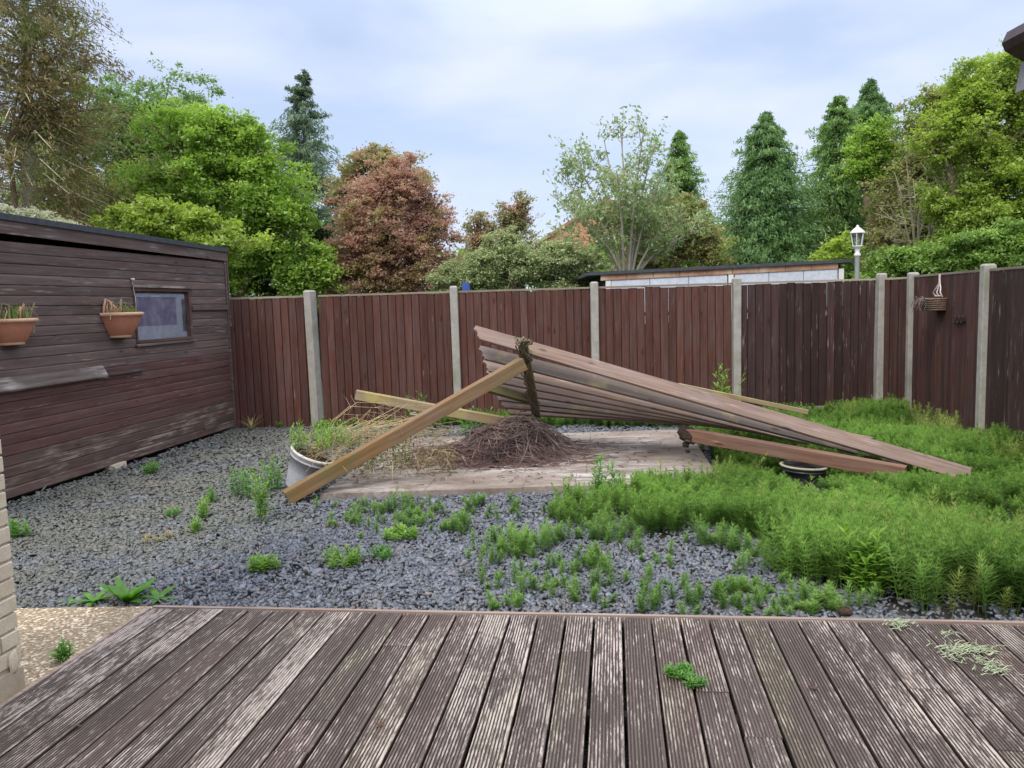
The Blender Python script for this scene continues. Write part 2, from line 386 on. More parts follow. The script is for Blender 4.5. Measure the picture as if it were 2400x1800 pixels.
def aggmat():
    t = NT('exposed_aggregate'); v = t.pos(); vo = t.n('ShaderNodeTexVoronoi'); vo.inputs['Scale'].default_value = 75; t.l(v, vo.inputs['Vector'])
    c = t.mix(t.mapr(t.noise(v, 60, 3), .35, .7), (.17, .12, .075), (.46, .36, .24))
    sp = t.n('ShaderNodeSeparateColor'); t.l(vo.outputs['Color'], sp.inputs[0])
    c = t.mix(t.mapr(sp.outputs[0], .78, .86), c, (.66, .58, .45))
    c = t.mix(t.mapr(t.noise(v, 2.5, 4), .5, .7, 0, .5), c, (.18, .15, .09))
    return t.surf(c, .85, t.bump(vo.outputs['Distance'], .6, .008), .3)
M['aggregate'] = aggmat()

# ------------------------------------------------------------------ ground
def sheet(name, pts, z, mat, kind='structure'):
    me = bpy.data.meshes.new(name); me.from_pydata([(x, y, z) for x, y in pts], [], [tuple(range(len(pts)))]); me.update()
    me.materials.append(mat); o = link(name, me); return tag(o, kind=kind)
sheet('ground', [(-900, -900), (900, -900), (900, 900), (-900, 900)], -.045, M['far_grass'])
sheet('garden_soil', [(-7, -2), (6.4, -2), (6.4, 11.5), (-7, 11.5)], -.03, M['ground_soil'])
tag(bpy.data.objects['garden_soil'], 'dark soil under the slate chippings and weeds')

# the concrete base the pergola stood on (top 0.10 above the slate)
PADZ = .055
pf_l, pf_r = G(748, 1156, PADZ), G(1690, 1126, PADZ)
pb_r = G(1612, 1005, PADZ); pb_l = pf_l + (pb_r - pf_r)
pad = empty('patio_base', pf_l, 0, 'weathered concrete base of pale stained slabs under the collapsed pergola', 'patio')
tag(pad, kind='structure')
def padpt(u, v): return (pf_l * (1 - u) + pf_r * u) * (1 - v) + (pb_l * (1 - u) + pb_r * u) * v
def slab(u0, u1, v0, v1, dz=0.0):
    c = [padpt(u0, v0), padpt(u1, v0), padpt(u1, v1), padpt(u0, v1)]; o = pad.location
    cen = (c[0] + c[1] + c[2] + c[3]) / 4
    mb = MB(); b = .004; top = []; sh = []
    for q in c:
        d = (cen - q).normalized(); top.append((q.x - o.x + d.x*(b+.003), q.y - o.y + d.y*(b+.003), dz)); sh.append((q.x - o.x + d.x*.001, q.y - o.y + d.y*.001, dz - b))
    bot = [(x, y, -PADZ - .02) for x, y, _ in sh]
    mb.add(top + sh + bot, [(0,1,2,3)] + [(4+i, 4+(i+1)%4, (i+1)%4, i) for i in range(4)] + [(8+i, 8+(i+1)%4, 4+(i+1)%4, 4+i) for i in range(4)])
    mb.build('slab', M['pad'], pad)
us = [0, .26, .505, .635, .80, 1]
for i in range(5): slab(us[i], us[i+1], 0, .17, random.uniform(-.004, .003))
for i, (a, b) in enumerate([(0, .33), (.33, .66), (.66, 1)]):
    slab(a, b, .17, .58, random.uniform(-.003, .002)); slab(a, b, .58, 1, random.uniform(-.003, .002))

# concrete path strip by the house
ca, cb = G(20, 1424, .03), G(352, 1421, .03)
wall_end = G(52, 1628, 0) + Vector((.012, 0, 0))
sheet('path', [(ca.x - 2.0, ca.y + .06), (cb.x + .12, cb.y), (cb.x - .35, 1.2), (ca.x - 2.0, 1.2)], .03, M['aggregate'])
mbp = MB(); mbp.add([(ca.x-2.0, ca.y+.06, .0298), (cb.x+.12, cb.y, .0298), (cb.x+.12, cb.y, -.03), (ca.x-2.0, ca.y+.06, -.03)], [(0,1,2,3)])
tag(mbp.build('path_edge', M['aggregate']), kind='structure')

# ------------------------------------------------------------------ decking
DZ = .10
D0 = G(356, 1423, DZ); DA = -7.3
deck = empty('deck', (D0.x, D0.y, DZ), R_(DA), 'weathered brown ridged timber decking in the foreground with flaking pale streaks', 'decking')
tag(deck, kind='structure')
PW = .1353; BW = .1245
Dinv = (Matrix.Translation(D0) @ Matrix.Rotation(R_(DA), 4, 'Z')).inverted()
joints = {}
for px, py in [(545,1506),(948,1514),(767,1687),(1272,1706),(1369,1527),(1783,1729),(2140,1613),(2350,1758),(1151,1590),(660,1760),(1640,1620)]:
    q = Dinv @ G(px, py, DZ); joints.setdefault(int(q.x // PW), []).append(q.y)
DL = 4.4
def board_profile():
    n = 9; hw = BW / 2; edge = .0065; pitch = (BW - 2 * edge) / n; pts = [(-hw, -.026), (-hw, -.003), (-hw + .002, -.0002)]
    x = -hw + edge
    pts.append((x - .0008, 0))
    for i in range(n):
        pts += [(x + pitch*.08, -.0042), (x + pitch*.36, -.0046), (x + pitch*.46, 0)]
        if i < n - 1: pts.append((x + pitch * .94, 0))
        x += pitch
    pts += [(hw - .002, -.0002), (hw, -.003), (hw, -.026)]
    return pts
PROF = board_profile()
def deck_board(k, y1, y0):
    L = y1 - y0; mb = MB(); n = len(PROF); nsec = max(2, int(L / .55)); vs = []; fs = []
    ph = random.uniform(0, 6.3)
    for i in range(nsec + 1):
        y = -L / 2 + L * i / nsec; w = .0012 * math.sin(ph + i * 1.7); hz = .0015 * math.sin(ph * 2 + i * 1.1)
        vs += [(px + w, y, pz + (hz if pz > -.02 else 0)) for px, pz in PROF]
    for i in range(nsec):
        for j in range(n - 1): fs.append((i*n+j, i*n+j+1, (i+1)*n+j+1, (i+1)*n+j))
    fs += [tuple(range(n)), tuple(range(nsec*n, (nsec+1)*n))[::-1]]
    mb.add(vs, fs)
    o = mb.build('board', M['deck'], deck, ((k + .5) * PW + random.uniform(-.001, .001), (y0 + y1) / 2, random.uniform(-.002, .0015)))
    o.rotation_euler = (random.uniform(-.0006, .0006), random.uniform(-.006, .006), random.uniform(-.0012, .0012))
    return o
for k in range(0, 42):
    ys = [-.012] + sorted(joints.get(k, []), reverse=True)
    if k not in joints and random.random() < .3: ys.append(-random.uniform(2.6, 3.8))
    ys.append(-DL)
    for i in range(len(ys) - 1):
        if ys[i] - ys[i+1] > .15: deck_board(k, ys[i] - .0015, ys[i+1] + .0015)
mb = MB(); mb.box(0, 42 * PW, .002, .024, -.13, .002); mb.build('edging_strip', M['edging'], deck)
mb = MB(); mb.box(-.004, -.024, -DL, 0, -.13, -.002); mb.build('side_board', M['edging'], deck)
for j in range(11):
    mb = MB(); mb.box(0, 42 * PW, -.07 - j*.42, -.025 - j*.42, -.12, -.0275); mb.build('joist', M['interior'], deck)

# ------------------------------------------------------------------ slate chippings
pad_poly = [tuple(padpt(*q))[:2] for q in ((-.004, -.006), (1.004, -.006), (1.004, 1.004), (-.004, 1.004))]
shF = G(548, 1008); shN = G(30, 1178)
shd = (shN - shF); shd.z = 0; shd.normalize()
def scatter_region(n, x0, x1, y0, y1):
    return RNG.uniform(x0, x1, n), RNG.uniform(y0, y1, n)
dense_px = [(1640,1018),(1700,975),(1800,968),(2060,968),(2310,1052),(2420,1110),(2700,1240),(2900,1330),(2900,1462),(2110,1450),(2085,1440),(2050,1400),(1950,1385),(1900,1350),(1850,1310),(1770,1255),(1700,1262),(1672,1205),(1640,1235),(1560,1268),(1500,1262),(1440,1215),(1380,1250),(1330,1215),(1330,1178),(1420,1166),(1560,1150),(1700,1136)]
dense = gpoly(dense_px)
edge_n = (math.cos(R_(DA)), math.sin(R_(DA)))
def behind_deck(x, y):   # true where the ground is beyond the deck's far edge
    return (-(x - D0.x) * math.sin(R_(DA)) + (y - D0.y) * math.cos(R_(DA))) > .03
def shed_side(x, y):     # true on the garden side of the shed wall
    return (x - shF.x) * (-shd.y) + (y - shF.y) * shd.x > .0
def chips():
    X = []; Y = []; S = []
    for y0, y1, dens, s in ((3.2, 6.0, 2900, .0138), (6.0, 8.0, 1750, .0163), (8.0, 11.15, 800, .0215)):
        xa = -.72 * y1 - .6; xb = .72 * y1 + .3; n = int((xb - xa) * (y1 - y0) * dens)
        x, y = scatter_region(n, xa, xb, y0, y1)
        k = ~inpoly(x, y, pad_poly) & behind_deck(x, y) & shed_side(x, y) & (x < 4.9)
        k &= ~((x < cb.x + .15) & (y < cb.y + .01 + (cb.x - x) * .02))
        ind = inpoly(x, y, dense); k &= ~(ind & (RNG.random(n) > .25))
        X.append(x[k]); Y.append(y[k]); S.append(np.full(k.sum(), s))
    X = np.concatenate(X); Y = np.concatenate(Y); S = np.concatenate(S); N = len(X); K = 5
    S = S * np.exp(RNG.normal(-.02, .40, N)); asp = RNG.uniform(.35, .72, N); th = RNG.uniform(.004, .008, N)
    ang = RNG.uniform(0, 2*np.pi, N); tilt = np.clip(np.abs(RNG.normal(0, .36, N)), 0, .85); ta = RNG.uniform(0, 2*np.pi, N)
    a = np.linspace(0, 2*np.pi, K, endpoint=False)[None] + RNG.uniform(-.45, .45, (N, K)); r = RNG.uniform(.75, 1.15, (N, K))
    lx = S[:, None] * r * np.cos(a); ly = S[:, None] * asp[:, None] * r * np.sin(a)
    ca_, sa_ = np.cos(ang)[:, None], np.sin(ang)[:, None]
    gx = lx * ca_ - ly * sa_; gy = lx * sa_ + ly * ca_
    slope = np.tan(tilt)[:, None]; gz = slope * (gx * np.cos(ta)[:, None] + gy * np.sin(ta)[:, None])
    z0 = RNG.uniform(-.006, .016, N) + .018 * (vnoise(X * 1.3, Y * 1.3) - .5)
    top = np.stack([X[:, None] + gx, Y[:, None] + gy, z0[:, None] + gz + th[:, None]], -1)
    bot = np.stack([X[:, None] + gx * 1.04, Y[:, None] + gy * 1.04, z0[:, None] + gz - .002], -1)
    V = np.concatenate([top, bot], 1).reshape(-1, 3)
    base = (np.arange(N) * 2 * K)[:, None]
    pat = list(range(K))
    for j in range(K): pat += [j, K + j, K + (j+1) % K, (j+1) % K]
    loops = (base + np.array(pat)[None]).ravel(); tot = np.tile([K] + [4]*K, N)
    t = np.repeat(np.clip(RNG.beta(2.0, 2.6, N), 0, 1), K + 1); hu = np.repeat(RNG.random(N), K + 1)
    me = mesh_np('slate_chippings', V, loops, tot, {'tint': t, 'hue': hu}); me.materials.append(M['slate'])
    o = link('slate_chippings', me); tag(o, 'blue grey slate chippings covering the yard, mossy beside the shed', 'gravel', kind='stuff')
    return N
print('chips', chips())

# ------------------------------------------------------------------ fences
def feather(L, w=.110):
    """a fence board: proud face and a recessed lap tongue along its right edge"""
    mb = MB(); mb.prism([(-w/2, 0), (w/2, 0), (w/2, -.004), (w/2 - .014, -.005), (w/2 - .0155, -.021), (-w/2 + .003, -.028), (-w/2, -.025)], 0, L, 'z'); return mb
def concrete_post(parent, loc, w=.10, d=.11, h=1.90, lean=(0, 0), wide=False):
    mb = MB()
    if wide: mb.prism([(-w/2, -d/2), (-.012, -d/2), (-.008, -d/2 + .03), (.018, -d/2 + .03), (.022, -d/2), (w/2, -d/2), (w/2, d/2), (-w/2, d/2)], -.15, h - .015, 'z')
    else: mb.prism([(-w/2 + .008, -d/2), (w/2 - .008, -d/2), (w/2, -d/2 + .008), (w/2, d/2), (-w/2, d/2), (-w/2, -d/2 + .008)], -.15, h - .02, 'z')
    mb.add([(-w/2, -d/2, h - .02), (w/2, -d/2, h - .02), (w/2, d/2, h - .02), (-w/2, d/2, h - .02), (-w/2 + .018, -d/2 + .018, h), (w/2 - .018, -d/2 + .018, h), (w/2 - .018, d/2 - .018, h), (-w/2 + .018, d/2 - .018, h)],
           [(0,1,5,4),(1,2,6,5),(2,3,7,6),(3,0,4,7),(4,5,6,7)])
    o = mb.build('post', M['fpost'], parent, loc); o.rotation_euler = (lean[0], lean[1], 0); return o
def fence_panel(parent, x0, x1, H, mat, z0=.02):
    w = x1 - x0; n = max(2, int(round(w / .107))); p = w / n
    if not hasattr(fence_panel, 'me'): fence_panel.me = {}
    key = (mat.name, round(H, 2))
    if key not in fence_panel.me: fence_panel.me[key] = [feather(H - z0 - .03 - .004 * j, .1095 + .0008 * j).mesh('board', mat) for j in range(3)]
    for i in range(n):
        o = link('board', random.choice(fence_panel.me[key]), parent, (x0 + p * (i + .5), .002 + random.uniform(-.002, .002), z0 + random.uniform(-.004, .004)))
        o.rotation_euler = (0, random.uniform(-.003, .003), random.uniform(-.012, .02))
    mb = MB(); mb.box(x0, x1, -.028, .03, H - .028, H - .002); mb.build('capping_rail', M['cap'], parent)
    for za_ in (.35, 1.40): mb = MB(); mb.box(x0, x1, .022, .06, za_, za_ + .05); mb.build('back_rail', M['cap'], parent)
YB = 11.16
def fx(px): return W(px, 850, YB).x
bf = empty('back_fence', (0, YB, 0), 0, 'long reddish brown closeboard fence across the back of the garden between concrete posts', 'fence')
HP = 1.82
pxs = [738, 1071, 1394, 1724, 2057]
xs = [fx(p) for p in pxs]
x_left = -6.2
fence_panel(bf, x_left, xs[0] - .10, HP, M['fence'])
for i, x in enumerate(xs):
    cp_ = concrete_post(bf, (x, -.03, 0), .125 if i == 0 else .105, .12, 1.885, (0, (-.012, -.004, .004, 0.004, .012)[i]))
    if i == 0: cp_.rotation_euler[2] = -.5
for i in range(3): fence_panel(bf, xs[i] + (.095 if i == 0 else .055), xs[i+1] - .055, HP, M['fence'])
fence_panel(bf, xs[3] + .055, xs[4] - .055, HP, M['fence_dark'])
for i, x in enumerate(xs): pass
# the short panel and the right fence
cA = Vector((xs[4], YB, 0)); cB = G(2137, 968); cB.z = 0; cC = G(2307, 1040); cC.z = 0
sf = empty('corner_fence', cA, math.atan2((cB - cA).y, (cB - cA).x), 'narrow brown fence panel filling the far right corner between two posts', 'fence')
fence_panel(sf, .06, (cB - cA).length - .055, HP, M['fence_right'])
d = (cC - cB); LN = d.length; rot = math.atan2(d.y, d.x)
rf = empty('right_fence', cB, rot, 'dark red brown fence running along the right side with a hanging basket', 'fence')
for i in range(4):
    concrete_post(rf, (LN * i, -.02, 0), .115, .12, 1.885 if i else 1.875, (0, (0.006, .012, .01, 0)[i]))
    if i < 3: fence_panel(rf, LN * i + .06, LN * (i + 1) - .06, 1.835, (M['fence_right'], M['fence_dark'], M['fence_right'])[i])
# gravel board edge showing at the back right
mb = MB(); mb.box(xs[3] + .9, xs[4] - .05, -.05, -.02, -.02, .085); mb.build('gravel_board', M['cap'], bf)

# ------------------------------------------------------------------ the shed on the left
sF = Vector((shF.x, shF.y, 0)); sang = math.atan2(shd.y, shd.x)
shed = empty('shed', sF, sang, 'long dark brown timber clad shed with flat felt roof along the left side', 'shed')
sN = Vector((-shd.y, shd.x, 0))      # outward normal, local +y
sinv = (Matrix.Translation(sF) @ Matrix.Rotation(sang, 4, 'Z')).inverted()
def SL(px, py, off=0.0): return sinv @ onplane(px, py, sF + sN * off, sN)
SLEN = 5.9; DEP = 2.6
ztop = SL(545, 612).z
zA = SL(6, 545).z; slope = (zA - ztop) / SL(6, 545).x
def stop(x): return ztop + slope * x
mb = MB(); mb.box(0.02, SLEN, -DEP, -.03, .02, ztop - .02); mb.build('wall_core', M['interior'], shed)
w0 = SL(441, 676); w1 = SL(317, 801)
wx0, wx1, wz0, wz1 = w0.x, w1.x, SL(380, 800).z, SL(380, 676).z
wzs = [wz0, wz1]
RH = .0935; z = .055; row = 0
ledge_a = SL(328, 862); ledge_b = SL(0, 885)
ledge_z = (ledge_a.z + ledge_b.z) / 2
def clad(x0, x1, z0, h, mat, jut=0.0):
    mb = MB(); t = .017
    mb.prism([(0, 0), (t, .0), (t, h*.80), (t*.5, h*.93), (t*.42, h*1.02), (0, h*1.02)], -(x1-x0)/2, (x1-x0)/2, 'x')
    o = mb.build('board', mat, shed, ((x0+x1)/2, jut + random.uniform(-.001, .002), z0)); o.rotation_euler = (random.uniform(-.012, .012), random.uniform(-.0008, .0008), 0)
    return o
while z < ztop + .12:
    low = z < ledge_z - .05; mat = M['shed_foot'] if row < 4 else M['shed_low'] if low else M['shed']; h = RH
    x_end = SLEN
    ztopx = stop(0) if slope > 0 else stop(SLEN)
    segs = [(0.02, x_end)]
    if z + h > wz0 + .01 and z < wz1 - .01: segs = [(0.02, wx0 - .006), (wx1 + .006, x_end)]
    for a, b in segs:
        if z + h > ztop and slope > 0:
            a = max(a, (z + h - ztop) / slope)
        if b - a > .1: clad(a, b, z, h * .985, mat, .004 if low else 0)
    z += h; row += 1
# fascia and felt
def slopebox(x0, x1, y0, y1, a, b, name, mat):
    mb = MB(); vs = []
    for x in (x0, x1):
        s = stop(x); vs += [(x, y0, s + a), (x, y1, s + a), (x, y1, s + b), (x, y0, s + b)]
    mb.add(vs, [(0,3,2,1),(4,5,6,7),(0,1,5,4),(1,2,6,5),(2,3,7,6),(3,0,4,7)]); return mb.build(name, mat, shed)
slopebox(-.03, SLEN + .1, .018, .042, -.012, .105, 'fascia', M['shed'])
slopebox(-.06, SLEN + .1, -DEP - .1, .062, .106, .162, 'roof', M['roof_felt'])
slopebox(-.045, -.025, -DEP, .045, -.9, .10, 'end_board', M['shed'])
mb = MB(); mb.box(-.022, .02, -.02, .032, .03, ztop); mb.build('corner_trim', M['shed'], shed)
mb = MB(); mb.box(-.02, .02, -DEP, -.022, .03, ztop); mb.build('end_wall', M['shed_low'], shed)
# window
fr = MB(); ft = .045
fr.box(wx0, wx0 + ft, -.03, .028, wz0, wz1); fr.box(wx1 - .03, wx1, -.03, .024, wz0, wz1)
fr.box(wx0 + ft, wx1 - .03, -.03, .026, wz1 - .035, wz1); fr.box(wx0 + ft, wx1 - .03, -.03, .026, wz0, wz0 + .03)
win = fr.build('window', M['shed_low'], shed)
mb = MB(); mb.box(wx0 - .02, wx1 + .04, .028, .055, wz0 - .03, wz0 - .006); mb.build('sill', M['ledge'], win)
mb = MB(); mb.box(wx0 - .03, wx1 + .03, .027, .045, wz1 + .004, wz1 + .03); mb.build('drip_rail', M['ledge'], win)
mb = MB(); mb.add([(wx0+ft, -.020, wz0+.03), (wx1-.03, -.020, wz0+.03), (wx1-.03, -.020, wz1-.035), (wx0+ft, -.020, wz1-.035)], [(3,2,1,0)]); mb.build('pane', M['glass'], win)
ww = wx1 - wx0; hh = wz1 - wz0
mb = MB(); n = 24
vs = []; fs = []
for i in range(n + 1):
    x = wx0 + ft + .01 + (ww - .08 - .07) * i / n; y = -.027 - .0015 * math.sin(i * 1.9)
    vs += [(x, y, wz0 + .032), (x, y, wz1 - .06)]
for i in range(n): fs.append((2*i, 2*i+1, 2*i+3, 2*i+2))
mb.add(vs, fs); mb.build('curtain', M['net'], win)
mb = MB(); mb.box(wx0 + .20 * ww + .03, wx1 - .06, -.0255, -.0245, wz0 + .30 * hh, wz1 - .10); mb.build('blind', M['purple'], win)
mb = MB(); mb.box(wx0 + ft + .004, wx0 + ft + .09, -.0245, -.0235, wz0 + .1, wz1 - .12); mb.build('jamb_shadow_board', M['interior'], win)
# battens and the broken ledge
b0 = SL(446, 722); b1 = SL(547, 724)
mb = MB(); mb.box(0.0, wx0 - .01, .022, .045, b0.z - .028, b0.z + .03); mb.build('batten', M['shed'], shed)
la = SL(328, 866); lb = SL(235, 873); lc = SL(-60, 893)
mb = MB(); mb.box(la.x, lb.x + .1, .022, .062, la.z - .012, la.z + .012); mb.box(la.x + .02, lb.x + .1, .022, .032, la.z - .05, la.z - .012); mb.build('ledge', M['shed'], shed)
za = SL(225, 858).z; zb = SL(225, 884).z
mb = MB(); x0 = lb.x - .02; x1 = SLEN - .2
vs = [(x0, .024, za), (x0, .08, zb), (x0, .07, zb - .014), (x0, .02, za - .01), (x1, .024, za + .0), (x1, .085, zb - .0), (x1, .075, zb - .014), (x1, .02, za - .01)]
mb.add(vs, [(0,1,2,3),(7,6,5,4),(0,4,5,1),(1,5,6,2),(2,6,7,3),(3,7,4,0)]); o = mb.build('ledge', M['ledge'], shed); tag(o, 'mouldy sagging ledge board')
mb = MB(); mb.box(lb.x, x1, .02, .03, zb - .07, zb - .02); mb.build('ledge_fillet', M['shed_low'], shed)
# foundation block at the foot of the shed
q = SL(270, 1088); mb = MB(); mb.box(q.x - .12, q.x + .12, -.05, .05, -.01, .06); mb.build('foundation_block', M['brick_cream'], shed)

# ------------------------------------------------------------------ foliage makers
def diamond(C, A, B):
    """leaf sized pointed faces centred at C with half axes A and B"""
    V = np.stack([C - A + B * .95, C - A - B * .95, C + A * 1.1], 1).reshape(-1, 3)
    N = len(C); L = np.arange(N * 3); return V, L, np.full(N, 3)
def unit(a): return a / (np.linalg.norm(a, axis=-1, keepdims=True) + 1e-9)
def leaf_axes(n, L, Wd, up=.6, rng=RNG, along=None, jitter=.6):
    nor = unit(rng.normal(0, 1, (n, 3)) + np.array([0, 0, up * 2]))
    t = rng.normal(0, 1, (n, 3)) if along is None else along + rng.normal(0, jitter, (n, 3))
    a = unit(t - nor * np.sum(t * nor, 1, keepdims=True)); b = np.cross(nor, a)
    s = np.exp(rng.normal(0, .25, n))[:, None]
    return a * s * L / 2, b * s * Wd / 2
def leaf_obj(name, C, A, B, tint, mat, parent):
    V, L, T = diamond(C, A, B); me = mesh_np(name, V, L, T, {'tint': tint}); me.materials.append(mat)
    return link(name, me, parent)
def tubes_obj(name, items, mat, parent, n=4):
    mb = MB()
    for pts, r0, r1 in items: mb.tube(pts, r0, r1, n, False)
    return mb.build(name, mat, parent)

def broadleaf(name, label, cat, Y, lobes, mat, n, size=.085, trunk_px=None, bark='bark', flat=.55, cl=.33, loose=.16, stems=True, depth=.8, seed=1, trunk_r=.16, shell=.45):
    rng = np.random.default_rng(seed)
    Ls = []
    for cx, cy, rx, ry in lobes:
        c = W(cx, cy, Y); k = Y / FPX; Ls.append((np.array(c), np.array([rx * k, depth * (rx + ry) / 2 * k, ry * k])))
    bx = trunk_px if trunk_px is not None else lobes[0][0]
    base = W(bx, 700, Y); base.z = 0
    t = empty(name, base, 0, label, cat); off = np.array(base)
    vol = np.array([np.prod(l[1]) ** (2/3) for l in Ls]); vol /= vol.sum()
    Cs = []; T = []; A = []; B = []; tips = []
    for (c, r), w in zip(Ls, vol):
        nl = int(n * w * 2.0); nbg = max(12, int(38 * (w * len(Ls)) ** .5))
        d = unit(rng.normal(0, 1, (nbg, 3))); d[:, 1] -= .25; d = unit(d)
        bc = c + d * r * rng.uniform(.5, 1.0, (nbg, 1)); br_ = r * rng.uniform(.15, .38, (nbg, 1)) * np.array([1, 1, .8])
        tips += [(c, q) for q in bc]
        wb = rng.uniform(.6, 1.5, nbg); wb /= wb.sum(); bt = rng.uniform(-.16, .2, nbg)
        for j in range(nbg):
            kb = int(nl * (1 - loose) * wb[j]); ncl = max(4, kb // 34)
            dd = unit(rng.normal(0, 1, (ncl, 3)) + np.array([0, -.1, .55])); pc = bc[j] + dd * br_[j] * rng.uniform(.55, 1.12, (ncl, 1))
            k = max(1, kb // ncl); sz = cl * rng.uniform(.22, .62, (ncl, 1, 1))
            P = pc[:, None] + rng.normal(0, 1, (ncl, k, 3)) * sz * np.array([1, 1, flat]) * .6
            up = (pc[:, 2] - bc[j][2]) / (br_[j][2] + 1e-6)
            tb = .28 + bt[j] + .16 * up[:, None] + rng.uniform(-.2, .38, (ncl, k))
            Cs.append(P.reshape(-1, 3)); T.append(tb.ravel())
        m_ = int(nl * loose); dd = unit(rng.normal(0, 1, (m_, 3))); Cs.append(c + dd * r * rng.uniform(.15, .9, (m_, 1))); T.append(rng.uniform(0, .35, m_))
    C = np.concatenate(Cs); T = np.clip(np.concatenate(T), 0, 1); keep = C[:, 2] > .3; C = C[keep]; T = T[keep]
    a, b = leaf_axes(len(C), size * .70, size * .50, .7, rng)
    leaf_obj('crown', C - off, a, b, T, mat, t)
    items = []; rr = random.Random(seed); b0 = Vector((0, 0, -.1))
    for i, (c, r) in enumerate(Ls):
        cc = Vector(c - off); mid = Vector((cc.x * .35 + rr.uniform(-.1, .1), cc.y * .4, max(.8, (cc.z - r[2] * .5) * .6)))
        items.append(([b0 + Vector((rr.uniform(-.08, .08), 0, 0)), mid, cc, cc + Vector((0, 0, r[2] * .6))], trunk_r, trunk_r * .2))
    tubes_obj('trunk', items, M[bark], t, 7)
    if stems:
        it = []
        for c, q in tips:
            c = Vector(c - off); q = Vector(q - off); m1 = c.lerp(q, .5) + Vector((rr.uniform(-.15, .15), rr.uniform(-.1, .1), rr.uniform(-.05, .2)))
            it.append(([c - Vector((0, 0, .3)), m1, q], .035, .008))
        tag(tubes_obj('branches', it, M[bark], t, 4), kind='stuff')
    return t

def conifer(name, label, Y, apex, base_y, half, mat, n, seed=1, droop=.35, power=.85, size=(.14, .045), bark='bark', sparse=0.0, lean=0.0, fill=.25, cat='tree'):
    rng = np.random.default_rng(seed); k = Y / FPX
    top = W(apex[0], apex[1], Y); bot = W(apex[0] - lean, base_y, Y); base = Vector((bot.x, Y, 0))
    t = empty(name, base, 0, label, cat); off = np.array(base); H = top.z - bot.z; R = half * k
    n = int(n * 2.2); nb = int(n / 70); u = rng.random(nb) ** .8                       # 0 = top
    u = np.sort(u); ang = rng.uniform(0, 2*np.pi, nb)
    rad = R * (u ** power * .985 + .015) * rng.uniform(.55 + .25 * (1 - sparse), 1.12, nb)
    rad *= 1 + .07 * np.sin(u * 19 + seed); rad *= np.where(rng.random(nb) < .34, rng.uniform(1.05, 1.6, nb), rng.uniform(.75, 1.05, nb))
    zc = top.z - u * H; xc = top.x + (bot.x - top.x) * u
    m_ = 70
    s = rng.uniform(.12 + .35 * sparse, 1, (nb, m_)) ** (.7)
    dx = np.cos(ang)[:, None]; dy = np.sin(ang)[:, None]
    r = rad[:, None] * s
    lift = .22 * rad[:, None] * s - droop * rad[:, None] * s ** 2
    P = np.stack([xc[:, None] + dx * r, Y + dy * r, zc[:, None] + lift + .10 * rad[:, None]], -1)
    wd = (.09 * R * (1.1 - s) + .04) * (.3 + .7 * np.minimum(1, u * 2.2))[:, None]
    P += rng.normal(0, 1, P.shape) * wd[..., None] * np.array([1, 1, .75])
    al = np.stack([dx + 0 * r, dy + 0 * r, -.55 - .5 * s], -1)
    C = P.reshape(-1, 3); al = al.reshape(-1, 3)
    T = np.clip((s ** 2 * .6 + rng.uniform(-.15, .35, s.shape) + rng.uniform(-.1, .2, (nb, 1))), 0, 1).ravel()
    keep = C[:, 2] > .3; C = C[keep]; al = al[keep]; T = T[keep]
    a, b = leaf_axes(len(C), size[0] * .55, size[1] * .52, .25, rng, al, .5)
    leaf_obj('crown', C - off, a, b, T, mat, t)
    mb = MB(); mb.tube([(0, 0, -.1), ((top.x - base.x) * .5, 0, top.z * .5), (top.x - base.x, 0, top.z - .05)], .16 * H / 6 + .04, .015, 7, False); mb.build('trunk', M[bark], t)
    it = []
    for i in range(0, nb, 4):
        p = Vector((xc[i] - off[0], 0, zc[i])); dr = Vector((math.cos(ang[i]), math.sin(ang[i]), 0)); L = float(rad[i])
        it.append(([p, p + dr * L * .5 + Vector((0, 0, .1 * L)), p + dr * L + Vector((0, 0, (.32 - droop) * L))], .02, .005))
    tag(tubes_obj('branches', it, M[bark], t, 3), kind='stuff')
    return t

M['lf_maple'] = leafmat('bright_green_leaves', (.11, .21, .03), (.47, .66, .13), .45)
M['lf_ash'] = leafmat('mid_green_leaves', (.10, .17, .05), (.32, .47, .16), .45)
M['lf_brown_con'] = leafmat('olive_brown_needles', (.10, .082, .036), (.34, .27, .11), .38, (.17, .23, .06))
M['lf_spruce'] = leafmat('blue_green_needles', (.07, .115, .07), (.27, .37, .22), .4)
M['lf_red'] = leafmat('reddish_leaves', (.28, .16, .12), (.66, .42, .32), .48, (.40, .35, .16))
M['lf_redgreen'] = leafmat('olive_red_leaves', (.19, .19, .08), (.42, .41, .18), .45, (.46, .27, .18))
M['lf_sage'] = leafmat('pale_sage_leaves', (.19, .24, .09), (.50, .56, .28), .35)
M['lf_pale'] = leafmat('pale_young_leaves', (.17, .24, .09), (.40, .50, .22), .4)
M['lf_cypress'] = leafmat('deep_green_cypress', (.07, .14, .04), (.33, .50, .15), .42)
M['lf_cypress2'] = leafmat('dark_green_cypress', (.055, .12, .045), (.28, .45, .16), .42)
M['lf_yellow'] = leafmat('yellow_green_leaves', (.14, .22, .035), (.50, .63, .12), .48)
M['lf_olive'] = leafmat('olive_twiggy_leaves', (.17, .17, .06), (.45, .43, .18), .42, (.26, .37, .07))
M['lf_hedge'] = leafmat('hedge_leaves', (.08, .16, .03), (.34, .50, .10), .38)
M['lf_dark'] = leafmat('dark_undergrowth', (.02, .04, .015), (.06, .10, .03), .2)

